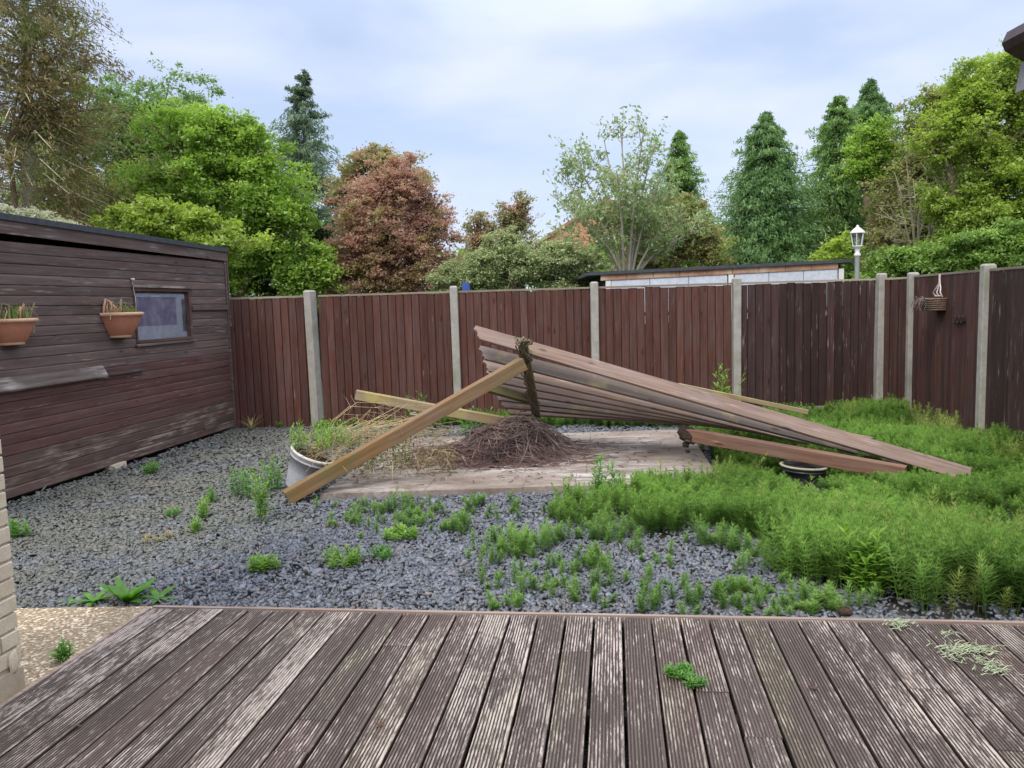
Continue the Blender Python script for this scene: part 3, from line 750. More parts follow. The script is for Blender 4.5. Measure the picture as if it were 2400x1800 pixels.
# the trees beyond the fences
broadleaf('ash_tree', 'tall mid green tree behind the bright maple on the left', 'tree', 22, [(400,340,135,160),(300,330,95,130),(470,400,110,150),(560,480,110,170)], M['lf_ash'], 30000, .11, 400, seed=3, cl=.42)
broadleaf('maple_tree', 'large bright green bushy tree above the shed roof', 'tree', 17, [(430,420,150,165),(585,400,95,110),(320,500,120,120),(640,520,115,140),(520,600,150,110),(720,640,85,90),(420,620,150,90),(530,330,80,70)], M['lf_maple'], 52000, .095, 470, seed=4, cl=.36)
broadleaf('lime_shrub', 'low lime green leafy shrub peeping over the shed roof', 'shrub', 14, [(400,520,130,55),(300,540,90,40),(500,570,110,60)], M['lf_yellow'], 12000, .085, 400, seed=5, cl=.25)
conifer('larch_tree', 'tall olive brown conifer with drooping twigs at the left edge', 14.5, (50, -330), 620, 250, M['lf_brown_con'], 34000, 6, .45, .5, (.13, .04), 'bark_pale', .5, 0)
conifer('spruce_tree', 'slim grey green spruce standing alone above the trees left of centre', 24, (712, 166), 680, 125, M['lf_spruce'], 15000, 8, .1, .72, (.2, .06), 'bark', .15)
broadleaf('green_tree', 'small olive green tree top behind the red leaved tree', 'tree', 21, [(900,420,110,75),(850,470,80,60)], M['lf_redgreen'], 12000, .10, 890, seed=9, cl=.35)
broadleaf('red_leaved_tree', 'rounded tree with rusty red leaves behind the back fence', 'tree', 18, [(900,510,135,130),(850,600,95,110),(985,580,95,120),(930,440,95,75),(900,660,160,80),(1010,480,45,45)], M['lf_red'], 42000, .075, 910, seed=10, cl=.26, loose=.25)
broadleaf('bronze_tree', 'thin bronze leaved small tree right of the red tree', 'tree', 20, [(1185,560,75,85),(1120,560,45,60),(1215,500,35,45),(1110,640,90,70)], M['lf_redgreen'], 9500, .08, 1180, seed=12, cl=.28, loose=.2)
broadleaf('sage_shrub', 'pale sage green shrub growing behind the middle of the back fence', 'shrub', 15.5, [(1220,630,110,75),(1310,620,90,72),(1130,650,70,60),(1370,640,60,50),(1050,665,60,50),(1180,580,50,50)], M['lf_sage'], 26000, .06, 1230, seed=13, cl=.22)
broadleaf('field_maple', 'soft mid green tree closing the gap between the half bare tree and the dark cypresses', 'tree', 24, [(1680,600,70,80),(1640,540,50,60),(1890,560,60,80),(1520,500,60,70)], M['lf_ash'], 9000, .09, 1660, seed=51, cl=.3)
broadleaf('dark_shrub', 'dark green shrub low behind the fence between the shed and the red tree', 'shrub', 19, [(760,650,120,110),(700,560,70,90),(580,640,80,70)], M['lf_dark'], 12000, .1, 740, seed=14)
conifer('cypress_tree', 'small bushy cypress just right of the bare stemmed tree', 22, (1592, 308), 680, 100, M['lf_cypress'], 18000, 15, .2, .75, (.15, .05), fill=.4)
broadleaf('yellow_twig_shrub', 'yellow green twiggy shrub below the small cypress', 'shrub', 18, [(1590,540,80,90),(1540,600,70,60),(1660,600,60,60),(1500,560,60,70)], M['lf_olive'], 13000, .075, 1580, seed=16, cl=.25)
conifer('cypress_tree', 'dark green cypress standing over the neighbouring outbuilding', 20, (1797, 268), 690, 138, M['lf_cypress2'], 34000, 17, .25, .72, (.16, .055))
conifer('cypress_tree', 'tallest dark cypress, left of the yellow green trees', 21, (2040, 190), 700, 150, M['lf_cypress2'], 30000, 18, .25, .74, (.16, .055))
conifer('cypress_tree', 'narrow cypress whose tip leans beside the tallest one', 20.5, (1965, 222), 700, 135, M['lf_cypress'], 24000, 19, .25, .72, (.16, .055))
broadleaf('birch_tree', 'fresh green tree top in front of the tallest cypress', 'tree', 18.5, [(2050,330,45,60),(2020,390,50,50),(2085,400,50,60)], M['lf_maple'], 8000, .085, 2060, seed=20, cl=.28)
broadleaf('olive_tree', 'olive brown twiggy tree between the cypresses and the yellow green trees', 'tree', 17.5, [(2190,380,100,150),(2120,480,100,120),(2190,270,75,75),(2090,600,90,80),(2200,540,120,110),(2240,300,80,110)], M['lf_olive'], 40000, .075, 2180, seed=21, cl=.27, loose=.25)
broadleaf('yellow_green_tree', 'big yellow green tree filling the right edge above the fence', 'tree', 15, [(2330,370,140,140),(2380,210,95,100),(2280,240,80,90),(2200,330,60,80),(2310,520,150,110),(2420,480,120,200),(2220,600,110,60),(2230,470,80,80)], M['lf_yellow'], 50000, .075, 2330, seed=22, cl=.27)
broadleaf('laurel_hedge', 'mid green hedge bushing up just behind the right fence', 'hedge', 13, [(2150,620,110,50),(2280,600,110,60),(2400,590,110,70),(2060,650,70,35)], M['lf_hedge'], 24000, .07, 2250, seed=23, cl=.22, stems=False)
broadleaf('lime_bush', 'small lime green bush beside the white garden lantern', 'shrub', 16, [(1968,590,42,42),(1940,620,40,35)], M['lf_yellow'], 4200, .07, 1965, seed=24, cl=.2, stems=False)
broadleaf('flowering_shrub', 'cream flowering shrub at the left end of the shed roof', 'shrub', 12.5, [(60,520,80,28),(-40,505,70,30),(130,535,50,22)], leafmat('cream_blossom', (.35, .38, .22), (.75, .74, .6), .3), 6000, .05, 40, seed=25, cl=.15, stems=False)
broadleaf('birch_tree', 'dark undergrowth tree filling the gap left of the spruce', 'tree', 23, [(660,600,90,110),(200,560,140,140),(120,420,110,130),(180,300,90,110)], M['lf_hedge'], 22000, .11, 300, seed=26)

# the fan of bare pale stems
def stem_tree():
    Y = 16; base = W(1468, 690, Y); base.z = 0
    t = empty('young_tree', base, 0, 'half bare young tree with a fan of pale stems in front of the gable', 'tree')
    tips = [(1290,450),(1320,400),(1350,370),(1385,345),(1420,320),(1450,310),(1490,325),(1525,345),(1555,390),(1575,450),(1600,500),(1640,540),(1370,480),(1430,420),(1500,430),(1540,480),(1340,520),(1300,560),(1590,580)]
    rr = random.Random(5); main = []; tw = []; C = []
    for px, py in tips:
        q = W(px, py, Y) - base; q.y += rr.uniform(-1, 1); b = Vector((rr.uniform(-.1, .1), 0, 0)); k = W(1468, 690, Y) - base; k.y = 0
        p1 = k + Vector((rr.uniform(-.05, .05), 0, 0)); p2 = p1.lerp(q, .5) + Vector((-(q.x - p1.x) * .12, 0, .15))
        pts = [p1, p1.lerp(p2, .5) + Vector((0, 0, .08)), p2, p2.lerp(q, .55) + Vector((0, 0, .05)), q]
        main.append((pts, .035, .008))
        for j in range(16):
            f = rr.uniform(.35, 1); i = min(3, int(f * 4)); p = pts[i].lerp(pts[i+1], f * 4 - i)
            d = Vector((rr.uniform(-1, 1) + (q.x * .15), rr.uniform(-1, 1), rr.uniform(.1, 1.2))).normalized() * rr.uniform(.3, .8)
            e_ = p + d; tw.append(([p, p + d * .5 + Vector((0, 0, .04)), e_], .009, .003))
            for s in range(rr.randint(14, 42)): C.append(p.lerp(e_, rr.uniform(.25, 1.05)) + Vector((rr.gauss(0, .07), rr.gauss(0, .07), rr.gauss(0, .06))))
    mb = MB(); mb.tube([(0, 0, -.1), (0, 0, .8), tuple(W(1468, 690, Y) - base)], .10, .07, 7, False); mb.build('trunk', M['bark_pale'], t)
    tubes_obj('branches', main, M['bark_pale'], t, 5); tubes_obj('twigs', tw, M['bark_pale'], t, 3)
    C = np.array([tuple(c) for c in C]); a, b = leaf_axes(len(C), .075, .045, .4); leaf_obj('leaves', C, a, b, np.random.default_rng(3).random(len(C)), M['lf_pale'], t)
stem_tree()
# long bare limbs reaching from the left conifer and bare stems in the olive tree
def bare_stems(name, label, Y, base_px, tips, r, mat, leafm=None, nl=14, seed=1, lsize=.06):
    base = W(base_px[0], base_px[1], Y); g = Vector((base.x, Y, 0)); t = empty(name, g, 0, label, 'tree'); rr = random.Random(seed); it = []; tw = []; C = []
    mb = MB(); mb.tube([(0, 0, -.1), (.03, 0, base.z * .5), tuple(base - g)], r * 2.2, r * 1.6, 6, False); mb.build('trunk', M[mat], t)
    for px, py in tips:
        q = W(px, py, Y + rr.uniform(-.8, .4)) - g; b = base - g; pts = [b, b.lerp(q, .35) + Vector((rr.uniform(-.08, .08), 0, .12)), b.lerp(q, .7) + Vector((rr.uniform(-.1, .1), 0, .1)), q]; it.append((pts, r, r * .25))
        for j in range(12):
            f = rr.uniform(.3, 1); i = min(2, int(f * 3)); p = pts[i].lerp(pts[i+1], f * 3 - i); d = Vector((rr.uniform(-1, 1), rr.uniform(-1, 1), rr.uniform(-.3, .8))).normalized() * rr.uniform(.2, .5)
            tw.append(([p, p + d], r * .3, r * .12))
            for s in range(nl): C.append(p + d * rr.uniform(.1, 1.1) + Vector((rr.gauss(0, .05), rr.gauss(0, .05), rr.gauss(0, .05))))
    tubes_obj('branches', it + tw, M[mat], t, 4)
    if leafm:
        C = np.array([tuple(c) for c in C]); a, b = leaf_axes(len(C), lsize, lsize * .5, .3); leaf_obj('leaves', C, a, b, np.random.default_rng(3).random(len(C)), M[leafm], t)
bare_stems('hazel_tree', 'bare pale stems showing inside the olive twiggy tree', 16.2, (2150, 640), [(2080,470),(2110,440),(2140,420),(2180,430),(2210,400),(2230,450),(2120,330),(2180,300),(2240,350),(2060,540)], .028, 'bark_pale', 'lf_olive', 9, 3)
bare_stems('old_larch', 'sparse dark limbs of an old larch reaching right against the sky', 14.2, (20, 330), [(235,125),(215,135),(190,45),(200,60),(205,190),(170,250),(150,100),(120,20),(180,160),(260,300),(240,360),(280,250)], .03, 'bark', 'lf_brown_con', 16, 4, .07)

# far hedge closing the view under the trees
def far_hedge():
    rng = np.random.default_rng(31); n = 42000; x = rng.uniform(-26, 26, n); y = rng.uniform(27, 31, n); h = 3.2 + 1.5 * vnoise(x * .35, y * 0, 3) + .7 * vnoise(x * 1.3, y * 0, 5)
    z = rng.random(n) ** .6 * h; C = np.stack([x, y, z], -1); a, b = leaf_axes(n, .2, .13, .5, rng)
    o = leaf_obj('far_hedge', C, a, b, rng.random(n), M['lf_hedge'], None); tag(o, 'dark green tangle of far undergrowth under the trees', 'hedge', kind='stuff')
far_hedge()

# ------------------------------------------------------------------ buildings beyond
def outbuilding():
    Y = 13.0; L = W(1395, 640, Y); Rr = W(1988, 610, Y); x0, x1 = L.x, Rr.x; zt0, zt1 = L.z, Rr.z
    t = empty('outbuilding', (x0, Y, 0), 0, 'low neighbouring outbuilding with pale sheet walls and a rusty fascia behind the fence', 'shed')
    W_ = x1 - x0; D = 2.4
    def top(x): return zt0 + (zt1 - zt0) * x / W_
    def sl(xa, xb, ya, yb, a, b, name, mat):
        vs = []
        for x in (xa, xb): s = top(x); vs += [(x, ya, s + a), (x, yb, s + a), (x, yb, s + b), (x, ya, s + b)]
        mb = MB(); mb.add(vs, [(0,3,2,1),(4,5,6,7),(0,1,5,4),(1,2,6,5),(2,3,7,6),(3,0,4,7)]); return mb.build(name, mat, t)
    sl(-.12, W_ + .06, -.08, D, -.035, .015, 'roof', M['roof_felt'])
    n = 9
    for i in range(n): sl(.08 + (W_ - .25) * i / n, .08 + (W_ - .25) * (i + 1) / n - .008, -.045, -.02 + random.uniform(-.006, .004), -.125, -.037, 'fascia', M['rust'])
    sl(.12, W_ - .12, 0, D - .1, -2.4 + 0, -.05, 'wall', M['interior'])
    px0, pm, px1 = .25, W(1712, 640, Y).x - x0, W_ - .17
    for a, b in ((px0, pm - .05), (pm + .06, px1)):
        k = 3
        for i in range(k): sl(a + (b - a) * i / k, a + (b - a) * (i + 1) / k - .01, -.030, -.012, -.85, -.127, 'wall_sheet', M['sheet_metal'])
    for x in (.2, pm, W_ - .12): sl(x - .04, x + .04, -.036, -.010, -.9, -.127, 'corner_post', M['white_paint'])
outbuilding()
def gable_house():
    Y = 38; P = W(1420, 464, Y); k = Y / FPX; hw = 150 * k; ez = W(1300, 560, Y).z
    t = empty('house', (P.x, Y, 0), 0, 'far orange brick house gable showing behind the half bare tree', 'house')
    mb = MB(); mb.prism([(-hw, 0), (hw, 0), (hw, ez), (0, P.z - .12), (-hw, ez)], 0, 8, 'y'); mb.build('wall', M['brick_far'], t)
    mb = MB(); th = .15
    for s in (-1, 1): mb.prism([(0, P.z - .1), (s * (hw + .3), ez - .3), (s * (hw + .3), ez - .3 + th), (0, P.z + .05)], -.15, 8.2, 'y')
    mb.build('roof', M['tile_far'], t)
    mb = MB(); mb.box(-.5, .5, -.03, .01, ez - 1.2, ez); f = mb.build('window', M['white_paint'], t)
    mb = MB(); mb.box(-.42, .42, -.045, -.032, ez - 1.12, ez - .08); mb.build('pane', M['pot_black'], f)
gable_house()
def second_house():
    Y = 42; P = W(1690, 512, Y); ez = W(1690, 560, Y).z
    t = empty('house', (P.x, Y, 0), 0, 'small glimpse of an orange tiled roof between the two cypresses', 'house')
    mb = MB(); mb.box(-2, 3, 0, 6, 0, ez); mb.build('wall', M['brick_far'], t)
    mb = MB(); mb.prism([(-.3, ez - .1), (6.3, ez - .1), (3, P.z)], -2.2, 3.2, 'x'); mb.build('roof', M['tile_far'], t)
second_house()
q = W(1092, 668, 13.2); mb = MB(); mb.box(-.06, .06, -.01, .01, -.10, .04); mb.box(-.015, .015, -.015, .015, -q.z, -.12)
o = mb.build('blue_sheet', M['blue_tarp'], None, q); tag(o, 'scrap of blue plastic on a stake just behind the back fence', 'sheet')

# white garden lantern
def lantern():
    Y = 12.6; b = W(2008, 690, Y); t = empty('garden_lantern', (b.x, Y, 0), 0, 'white victorian style lamp post behind the fence beside the outbuilding', 'lamp post')
    zb = W(2001, 577, Y).z; zt = W(2001, 527, Y).z
    mb = MB(); mb.lathe([(.035, 0), (.035, zb - .16), (.05, zb - .15), (.05, zb - .12), (.03, zb - .10), (.045, zb - .03), (.075, zb - .005), (.075, zb + .005), (.01, zb + .008)], 12); mb.build('pole', M['white_paint'], t)
    h = zt - zb; r0, r1 = .065, .10
    for i in range(6):
        a = math.pi * 2 * i / 6; c, s_ = math.cos(a), math.sin(a); mb = MB(); mb.tube([(r0*c, r0*s_, zb), (r1*c, r1*s_, zb + h*.62)], .008, .008, 4); mb.build('glazing_bar', M['white_paint'], t)
    mb = MB(); mb.lathe([(r0 - .006, zb + .006), (r1 - .008, zb + h*.62)], 6); mb.build('pane', M['glass'], t)
    mb = MB(); mb.lathe([(r1 + .012, zb + h*.60), (r1 + .014, zb + h*.64), (.055, zb + h*.82), (.02, zb + h*.9), (.024, zb + h*.94), (.003, zb + h)], 12); mb.build('cap', M['white_paint'], t)
lantern()

# ------------------------------------------------------------------ cream brick pier of the house on the left
def house_wall():
    ang = R_(-90 - 7.0)   # local x runs towards the camera along the wall
    t = empty('brick_wall', (wall_end.x, wall_end.y, 0), ang, 'cream painted brick corner of the house at the left edge', 'wall')
    mb = MB(); mb.box(.012, 2.2, -.6, -.008, .0, 2.9); mb.build('mortar', M['mortar_cream'], t)
    bm_ = MB(); L, H, D = .215, .065, .1025; b = .004
    vs = [];
    for x in (0, L):
        for z_ in (0, H): vs.append((x, -D, z_))
    bm_.prism([(-D, 0), (-b, 0), (0, b), (0, H - b), (-b, H), (-D, H)], 0, L, 'x')
    full = bm_.mesh('brick', M['brick_cream']); hb = MB(); hb.prism([(-D, 0), (-b, 0), (0, b), (0, H - b), (-b, H), (-D, H)], 0, .1025, 'x'); half = hb.mesh('brick', M['brick_cream'])
    for r in range(38):
        z_ = .155 + r * .075
        if z_ > 2.8: break
        x = 0.0
        for i in range(5):
            me = half if (i == 0 and r % 2) else full
            o = link('brick', me, t, (x + random.uniform(-.001, .001) + random.uniform(0, .004) * (i == 0), random.uniform(-.002, .002), z_ + random.uniform(-.001, .001)))
            x += (.1125 if me is half else .225)
    # broken rendered foot
    mb = MB(); rr = random.Random(3)
    pts = [(0.0, 0), (.5, 0), (.5, .15)]; pts += [(.4 - i * .05, .15 + rr.uniform(-.015, .0)) for i in range(7)] + [(.0, .13)]
    mb.prism([(x, z_) for x, z_ in pts], -.5, .006, 'y'); mb.build('rendered_foot', M['mortar_cream'], t)
    mb = MB(); mb.blob((.05, .004, .17), (.03, .008, .05), 3); mb.build('flaking_render', M['brick_cream'], t)
house_wall()

# eaves of the extension jutting in at the top right
def eaves():
    Y = 3.3; p = W(2358, 108, Y); t = empty('house_eaves', (2.55, Y, 0), 0, 'dark brown gutter end of the house eaves cutting the top right corner', 'roof')
    o = p - t.location
    hh = .062; x0 = o.x
    mb = MB(); mb.prism([(x0 + .0, o.z + .02), (x0 + .02, o.z + hh), (x0 + 1.2, o.z + hh + .01), (x0 + 1.2, o.z - .20), (x0 + .14, o.z - .085), (x0 + .012, o.z - .01)], -.12, .03, 'y'); mb.build('gutter', M['dark_brown'], t)
    z_ = W(2390, 215, Y).z; xb = W(2387, 200, Y).x - t.location.x
    mb = MB(); mb.prism([(xb, z_), (xb + .5, z_ + .10), (xb + .5, o.z - .06), (xb + .02, o.z - .06)], -.06, .02, 'y'); mb.build('soffit_board', M['grey_paint'], t)
    mb = MB(); mb.box(0, .3, -3.4, .02, 0, o.z - .1); mb.build('wall', M['mortar_cream'], t)
eaves()

# ------------------------------------------------------------------ the collapsed pergola
def basis(p, q, up):
    x = (q - p).normalized(); z_ = (up - x * up.dot(x)).normalized(); y = z_.cross(x)
    m_ = Matrix((x, y, z_)).transposed().to_4x4(); m_.translation = p; return m_
def timber(name, p, q, up, prof, th, mat, parent=None, bev=.004):
    """prof: closed outline (x along, z up) for a plank of real thickness th"""
    mb = MB(); n = len(prof); vs = []
    cx = sum(a for a, _ in prof) / n; cz = sum(b for _, b in prof) / n
    for y, k in ((-th/2, 1), (-th/2 + bev, 0), (th/2 - bev, 0), (th/2, 1)):
        for a, b in prof:
            if k: vs.append((a + (bev if a < cx else -bev) * .6, y, b + (bev if b < cz else -bev)))
            else: vs.append((a, y, b))
    fs = [tuple(range(n))[::-1], tuple(range(3*n, 4*n))]
    for s in range(3):
        for i in range(n): fs.append((s*n+i, s*n+(i+1)%n, (s+1)*n+(i+1)%n, (s+1)*n+i))
    mb.add(vs, fs); o = mb.build(name, mat, parent); m_ = basis(p, q, up)
    if parent is not None: m_ = Matrix.Translation(-parent.location) @ m_
    o.matrix_local = m_ if parent is not None else m_
    if parent is None: o.matrix_world = m_
    return o
def rect(L, h, warp=0.0):
    n = 6; a = [(L * i / n, h/2 + warp * math.sin(math.pi * i / n)) for i in range(n + 1)]; b = [(x, z_ - h) for x, z_ in reversed(a)]
    return b + a[::1] if False else [(x, z_) for x, z_ in reversed(a)] + [(x, z_ - h) for x, z_ in a]
def scallop(L, h):
    t = [(0, .5), (0, .14), (.03, .10), (.052, .0), (.060, -.14), (.066, -.30), (.085, -.36), (.098, -.42), (.100, -.5)]
    return [(L, h * .5)] + [(x, z_ * h) for x, z_ in t] + [(L, -h * .5)]
perg = empty('collapsed_pergola', W(1226, 812, 7.75) * 1, 0, 'collapsed wooden pergola with fanned scalloped rafters slumped over the concrete base', 'pergola')
perg.location.z = 0
B0 = W(1225, 800, 7.62); B1 = W(1257, 968, 8.55); bdir = (B1 - B0).normalized(); nrm = Vector((1, 0, 0)).cross(bdir).normalized()
if nrm.z < 0: nrm = -nrm
specs = [((1108,777),7.95,(2265,1113),6.60), ((1120,824),8.18,(2120,1077),7.0), ((1130,853),8.42,(2050,1060),7.3), ((1138,878),8.62,(1990,1042),7.5),
         ((1146,901),8.80,(1955,1028),7.7), ((1155,924),9.0,(1925,1016),7.85), ((1166,942),9.15,(1895,1004),8.0), ((1180,958),9.32,(1855,993),8.1)]
rr_ = random.Random(77)
for i, (a, ya, b, yb) in enumerate(specs):
    p = W(*a, ya); q = W(*b, yb)
    if i == 0: q = G(2274, 1114, .08)
    h = .145 if i < 2 else .152 + rr_.uniform(-.004, .006)
    timber('rafter', p, q, nrm + Vector((0, rr_.uniform(-.05, .05), 0)) * (i > 1), scallop((q - p).length, h), .032, M['rafter_grey'] if i in (1, 5) else M['rafter'], perg)
L = (B1 - B0).length
o = timber('crossbeam', B0 - nrm * .02, B1 - nrm * .02, nrm, rect(L, .10), .085, M['beam'], perg)
pb = G(672, 1166, .05); pt = W(1226, 852, 7.60)
o = timber('post', pb, pt, Vector((-.35, -.15, .9)), rect((pt - pb).length, .118), .115, M['post'], perg)
g0 = W(1134, 906, 8.3); g1 = W(1240, 936, 8.5)
timber('brace', g0, g1, Vector((0, .3, 1)), rect((g1 - g0).length, .085), .085, M['beam'], perg)
# dead climber wound on the crossbeam
it = []; rr = random.Random(9)
for j in range(5):
    pts = []
    for i in range(7):
        f = i / 6 * rr.uniform(.8, 1.05); p = B0.lerp(B1, min(f, 1.05)) - nrm * (.08 + rr.uniform(-.02, .04)) + Vector((rr.uniform(-.07, .07), 0, rr.uniform(-.03, .05))); pts.append(p - perg.location)
    it.append((pts, rr.uniform(.006, .013), .004))
for j in range(10):
    p = B0 + Vector((rr.uniform(-.04, .04), -.03, rr.uniform(-.05, .0))) - perg.location; it.append(([p, p + Vector((rr.uniform(-.05, .05), -.03, rr.uniform(.0, .07))), p + Vector((rr.uniform(-.04, .06), -.05, rr.uniform(-.02, .05)))], .02, .008))
tubes_obj('climber_stems', it, M['ivy_stem'], perg, 5)

def loose(label, p, q, s, mat, up=Vector((0, 0, 1)), h=None, cat='timber'):
    t = timber('timber', p, q, up, rect((q - p).length, h or s), s, mat); tag(t, label, cat); return t
loose('yellowish fence post lying tilted behind the diagonal post, its end pointing left', W(834, 925, 8.6), W(1180, 988, 8.7), .10, M['timber'])
pD0, pD1 = W(1612, 1018, 7.55), G(2122, 1109, .15)
tD = loose('reddish brown post lying in the weeds with a soil clogged end', pD0, pD1, .11, M['timber_brown'], h=.112)
mb = MB()
for i, (a, b, c, r) in enumerate([(0, 0, 0, .085), (-.03, .0, .02, .07), (.04, 0, -.03, .07), (-.01, 0, -.10, .035), (.015, 0, -.16, .022)]): mb.blob((a, b, c), (r, r*.9, r*.8), i + 20, 7)
mb.build('soil_clump', M['soil'], tD, (0, 0, 0))
loose('thin pale batten resting behind the rafters near the back fence', W(1590, 903, 9.0), W(1893, 966, 8.9), .055, M['timber'], h=.05)
loose('short offcut board lying in the weeds beside the long rafter', W(1945, 1010, 7.7), W(2045, 1030, 7.4), .07, M['rafter'], h=.03)

# ------------------------------------------------------------------ brush pile
def brush():
    c = G(1205, 1075, PADZ); c.y += .25; t = empty('brush_pile', (c.x, c.y, PADZ), 0, 'heap of dead grey brown twigs in the middle of the concrete base', 'brush pile')
    rr = random.Random(12)
    def hgt(x, y):
        r = math.hypot((x - .02) / (.56 + .08 * math.sin(math.atan2(y, x) * 5)), y / .5); return .25 * max(0, 1 - r ** 2.2) ** .95 * (1 + .15 * math.sin(x * 9 + y * 5)) + .07 * max(0, 1 - math.hypot((x + .25) / 1.1, y / .75)) 
    mb = MB(); n = 22; vs = []; fs = []
    for i in range(n + 1):
        for j in range(n + 1):
            x = -1.1 + 1.9 * i / n; y = -.7 + 1.4 * j / n; vs.append((x, y, hgt(x, y) * .62 - .012 + rr.uniform(-.03, .03)))
    for i in range(n):
        for j in range(n): fs.append((i*(n+1)+j, (i+1)*(n+1)+j, (i+1)*(n+1)+j+1, i*(n+1)+j+1))
    mb.add(vs, fs, False); mb.build('litter', M['twig_red'], t)
    a = []; b = []
    for k in range(1900):
        big = k < 1050
        if big: x, y = rr.gauss(.02, .28), rr.gauss(0, .24)
        else: x, y = rr.gauss(-.28, .46), rr.gauss(-.16, .26)
        z_ = hgt(x, y) + (rr.uniform(-.10, .06) if big else rr.uniform(-.02, .03)); ang = math.atan2(y, x) + rr.gauss(0, 1.3); L = rr.uniform(.2, .62) if big else rr.uniform(.1, .4)
        pts = []
        for s in range(4):
            f = (s / 3 - .4) * L; xx = x + math.cos(ang) * f + rr.uniform(-.02, .02); yy = y + math.sin(ang) * f + rr.uniform(-.02, .02)
            pts.append((xx, yy, max(.006, (hgt(xx, yy) if k % 4 else (hgt(xx, yy) + hgt(x, y)) * .56) + (z_ - hgt(x, y)) + rr.uniform(-.015, .03) + (.03 if k % 9 == 0 else 0))))
        (a if big else b).append((pts, rr.uniform(.0035, .0085) if big else rr.uniform(.002, .0045), .0015))
    for k in range(330):      # bits blown across the slabs
        q = padpt(rr.uniform(.02, .98), rr.uniform(.05, .97)) - t.location; x, y = q.x, q.y
        if rr.random() < abs(x) * .28: continue
        aa = rr.uniform(0, 6.28); L = rr.uniform(.02, .12); p = Vector((x, y, .007)); b.append(([p, p + Vector((math.cos(aa) * L * .5, math.sin(aa) * L * .5, rr.uniform(0, .012))), p + Vector((math.cos(aa + .3) * L, math.sin(aa + .3) * L, 0))], rr.uniform(.0025, .006), .0015))
    o = tubes_obj('twigs', a, M['twig'], t, 3); tag(o, kind='stuff'); o = tubes_obj('fine_twigs', b, M['twig_red'], t, 3); tag(o, kind='stuff')
brush()

# ------------------------------------------------------------------ plants
def blade(mb, p, d, L, w, bend, seg=3, up=None):
    """one bent leaf blade starting at p, heading d"""
    d = Vector(d).normalized(); side = d.cross(Vector((0, 0, 1)))
    if side.length < .05: side = Vector((1, 0, 0))
    side.normalize(); vs = []; cur = Vector(p)
    for i in range(seg + 1):
        f = i / seg; ww = w * (math.sin(math.pi * min(1, f * .85 + .12)) ** .8) / 2 if i < seg else w * .04
        vs += [cur + side * ww, cur - side * ww]; cur = cur + d * (L / seg); d = (d + Vector((0, 0, -bend / seg))).normalized()
    mb.add(vs, [(2*i, 2*i+1, 2*i+3, 2*i+2) for i in range(seg)], True)
M['wd_lime'] = leafmat('weed_lime_leaf', (.12, .24, .03), (.26, .44, .06), .4, attr='none')
M['wd_green'] = leafmat('weed_green_leaf', (.07, .20, .03), (.16, .36, .05), .4, attr='none')
M['wd_deep'] = leafmat('dandelion_leaf', (.05, .16, .015), (.12, .30, .03), .4, attr='none')
M['wd_grass'] = leafmat('grass_blade', (.12, .23, .04), (.28, .42, .10), .4, attr='none')
M['wd_dry'] = leafmat('dry_blade', (.26, .22, .09), (.45, .38, .18), .3, attr='none')
def rosette(label, loc, n, L, w, mat, seed, name='dandelion', rise=.5, bend=.9):
    mb = MB(); rr = random.Random(seed)
    for i in range(n):
        a = 2.4 * i + rr.uniform(-.3, .3); k = rise * rr.uniform(.5, 1.3)
        blade(mb, (0, 0, .01), (math.cos(a), math.sin(a), k), L * rr.uniform(.6, 1.1), w * rr.uniform(.8, 1.2), bend * rr.uniform(.6, 1.2), 4)
    o = mb.build(name, M[mat], None, loc); return tag(o, label, 'weed')
def leafy(label, loc, stems, H, spread, mat, seed, L=.06, w=.014, name='weed', per=16):
    t = empty(name, loc, 0, label, 'weed'); rr = random.Random(seed); mb = MB(); st = MB()
    for s in range(stems):
        a = rr.uniform(0, 6.28); r = spread * math.sqrt(rr.random()); b = Vector((r * math.cos(a), r * math.sin(a), 0)); h = H * rr.uniform(.6, 1.1)
        tip = b + Vector((rr.uniform(-.2, .2) * h, rr.uniform(-.2, .2) * h, h)); st.tube([b, b.lerp(tip, .5) + Vector((rr.uniform(-.01, .01), 0, 0)), tip], .003, .0015, 3, False)
        for i in range(per):
            f = .12 + .88 * (i + .5) / per; p = b.lerp(tip, f); aa = 2.4 * i + s; k = 1.1 if f > .85 else .55
            blade(mb, p, (math.cos(aa), math.sin(aa), k), L * (1.15 - .55 * f) * rr.uniform(.8, 1.2), w, .7, 2)
    mb.build('leaves', M[mat], t); tag(st.build('stems', M[mat], t), kind='stuff'); return t

# individually standing weeds on the slate
rosette('broad leaved dandelion at the corner of the decking, its large leaf upright', G(300, 1416), 11, .20, .06, 'wd_deep', 1, rise=1.0)
rosette('smaller dandelion left of the broad leaved one along the path edge', G(222, 1416), 16, .14, .03, 'wd_green', 2, rise=.6)
rosette('tiny dandelion nearest the brick wall along the path edge', G(165, 1415), 8, .08, .022, 'wd_deep', 3)
rosette('dandelion leaves spreading over the end of the edging strip', G(372, 1408), 7, .15, .035, 'wd_deep', 4, rise=.45)
leafy('yellow green weed on the bare slate left of centre', G(618, 1338), 12, .09, .09, 'wd_lime', 5, .06, .016)
leafy('larger yellow green weed right of it on the bare slate', G(805, 1325), 16, .10, .12, 'wd_lime', 6, .06, .014)
leafy('small green weed beside the larger yellow green one', G(890, 1310), 9, .08, .08, 'wd_green', 7, .05, .012)
leafy('flat lime weed just in front of the concrete base', G(938, 1262), 14, .07, .12, 'wd_lime', 8, .06, .018)
leafy('tallest leafy weed left of the grey pot with layered pale leaves', G(618, 1222), 7, .36, .05, 'wd_lime', 9, .09, .016, per=22)
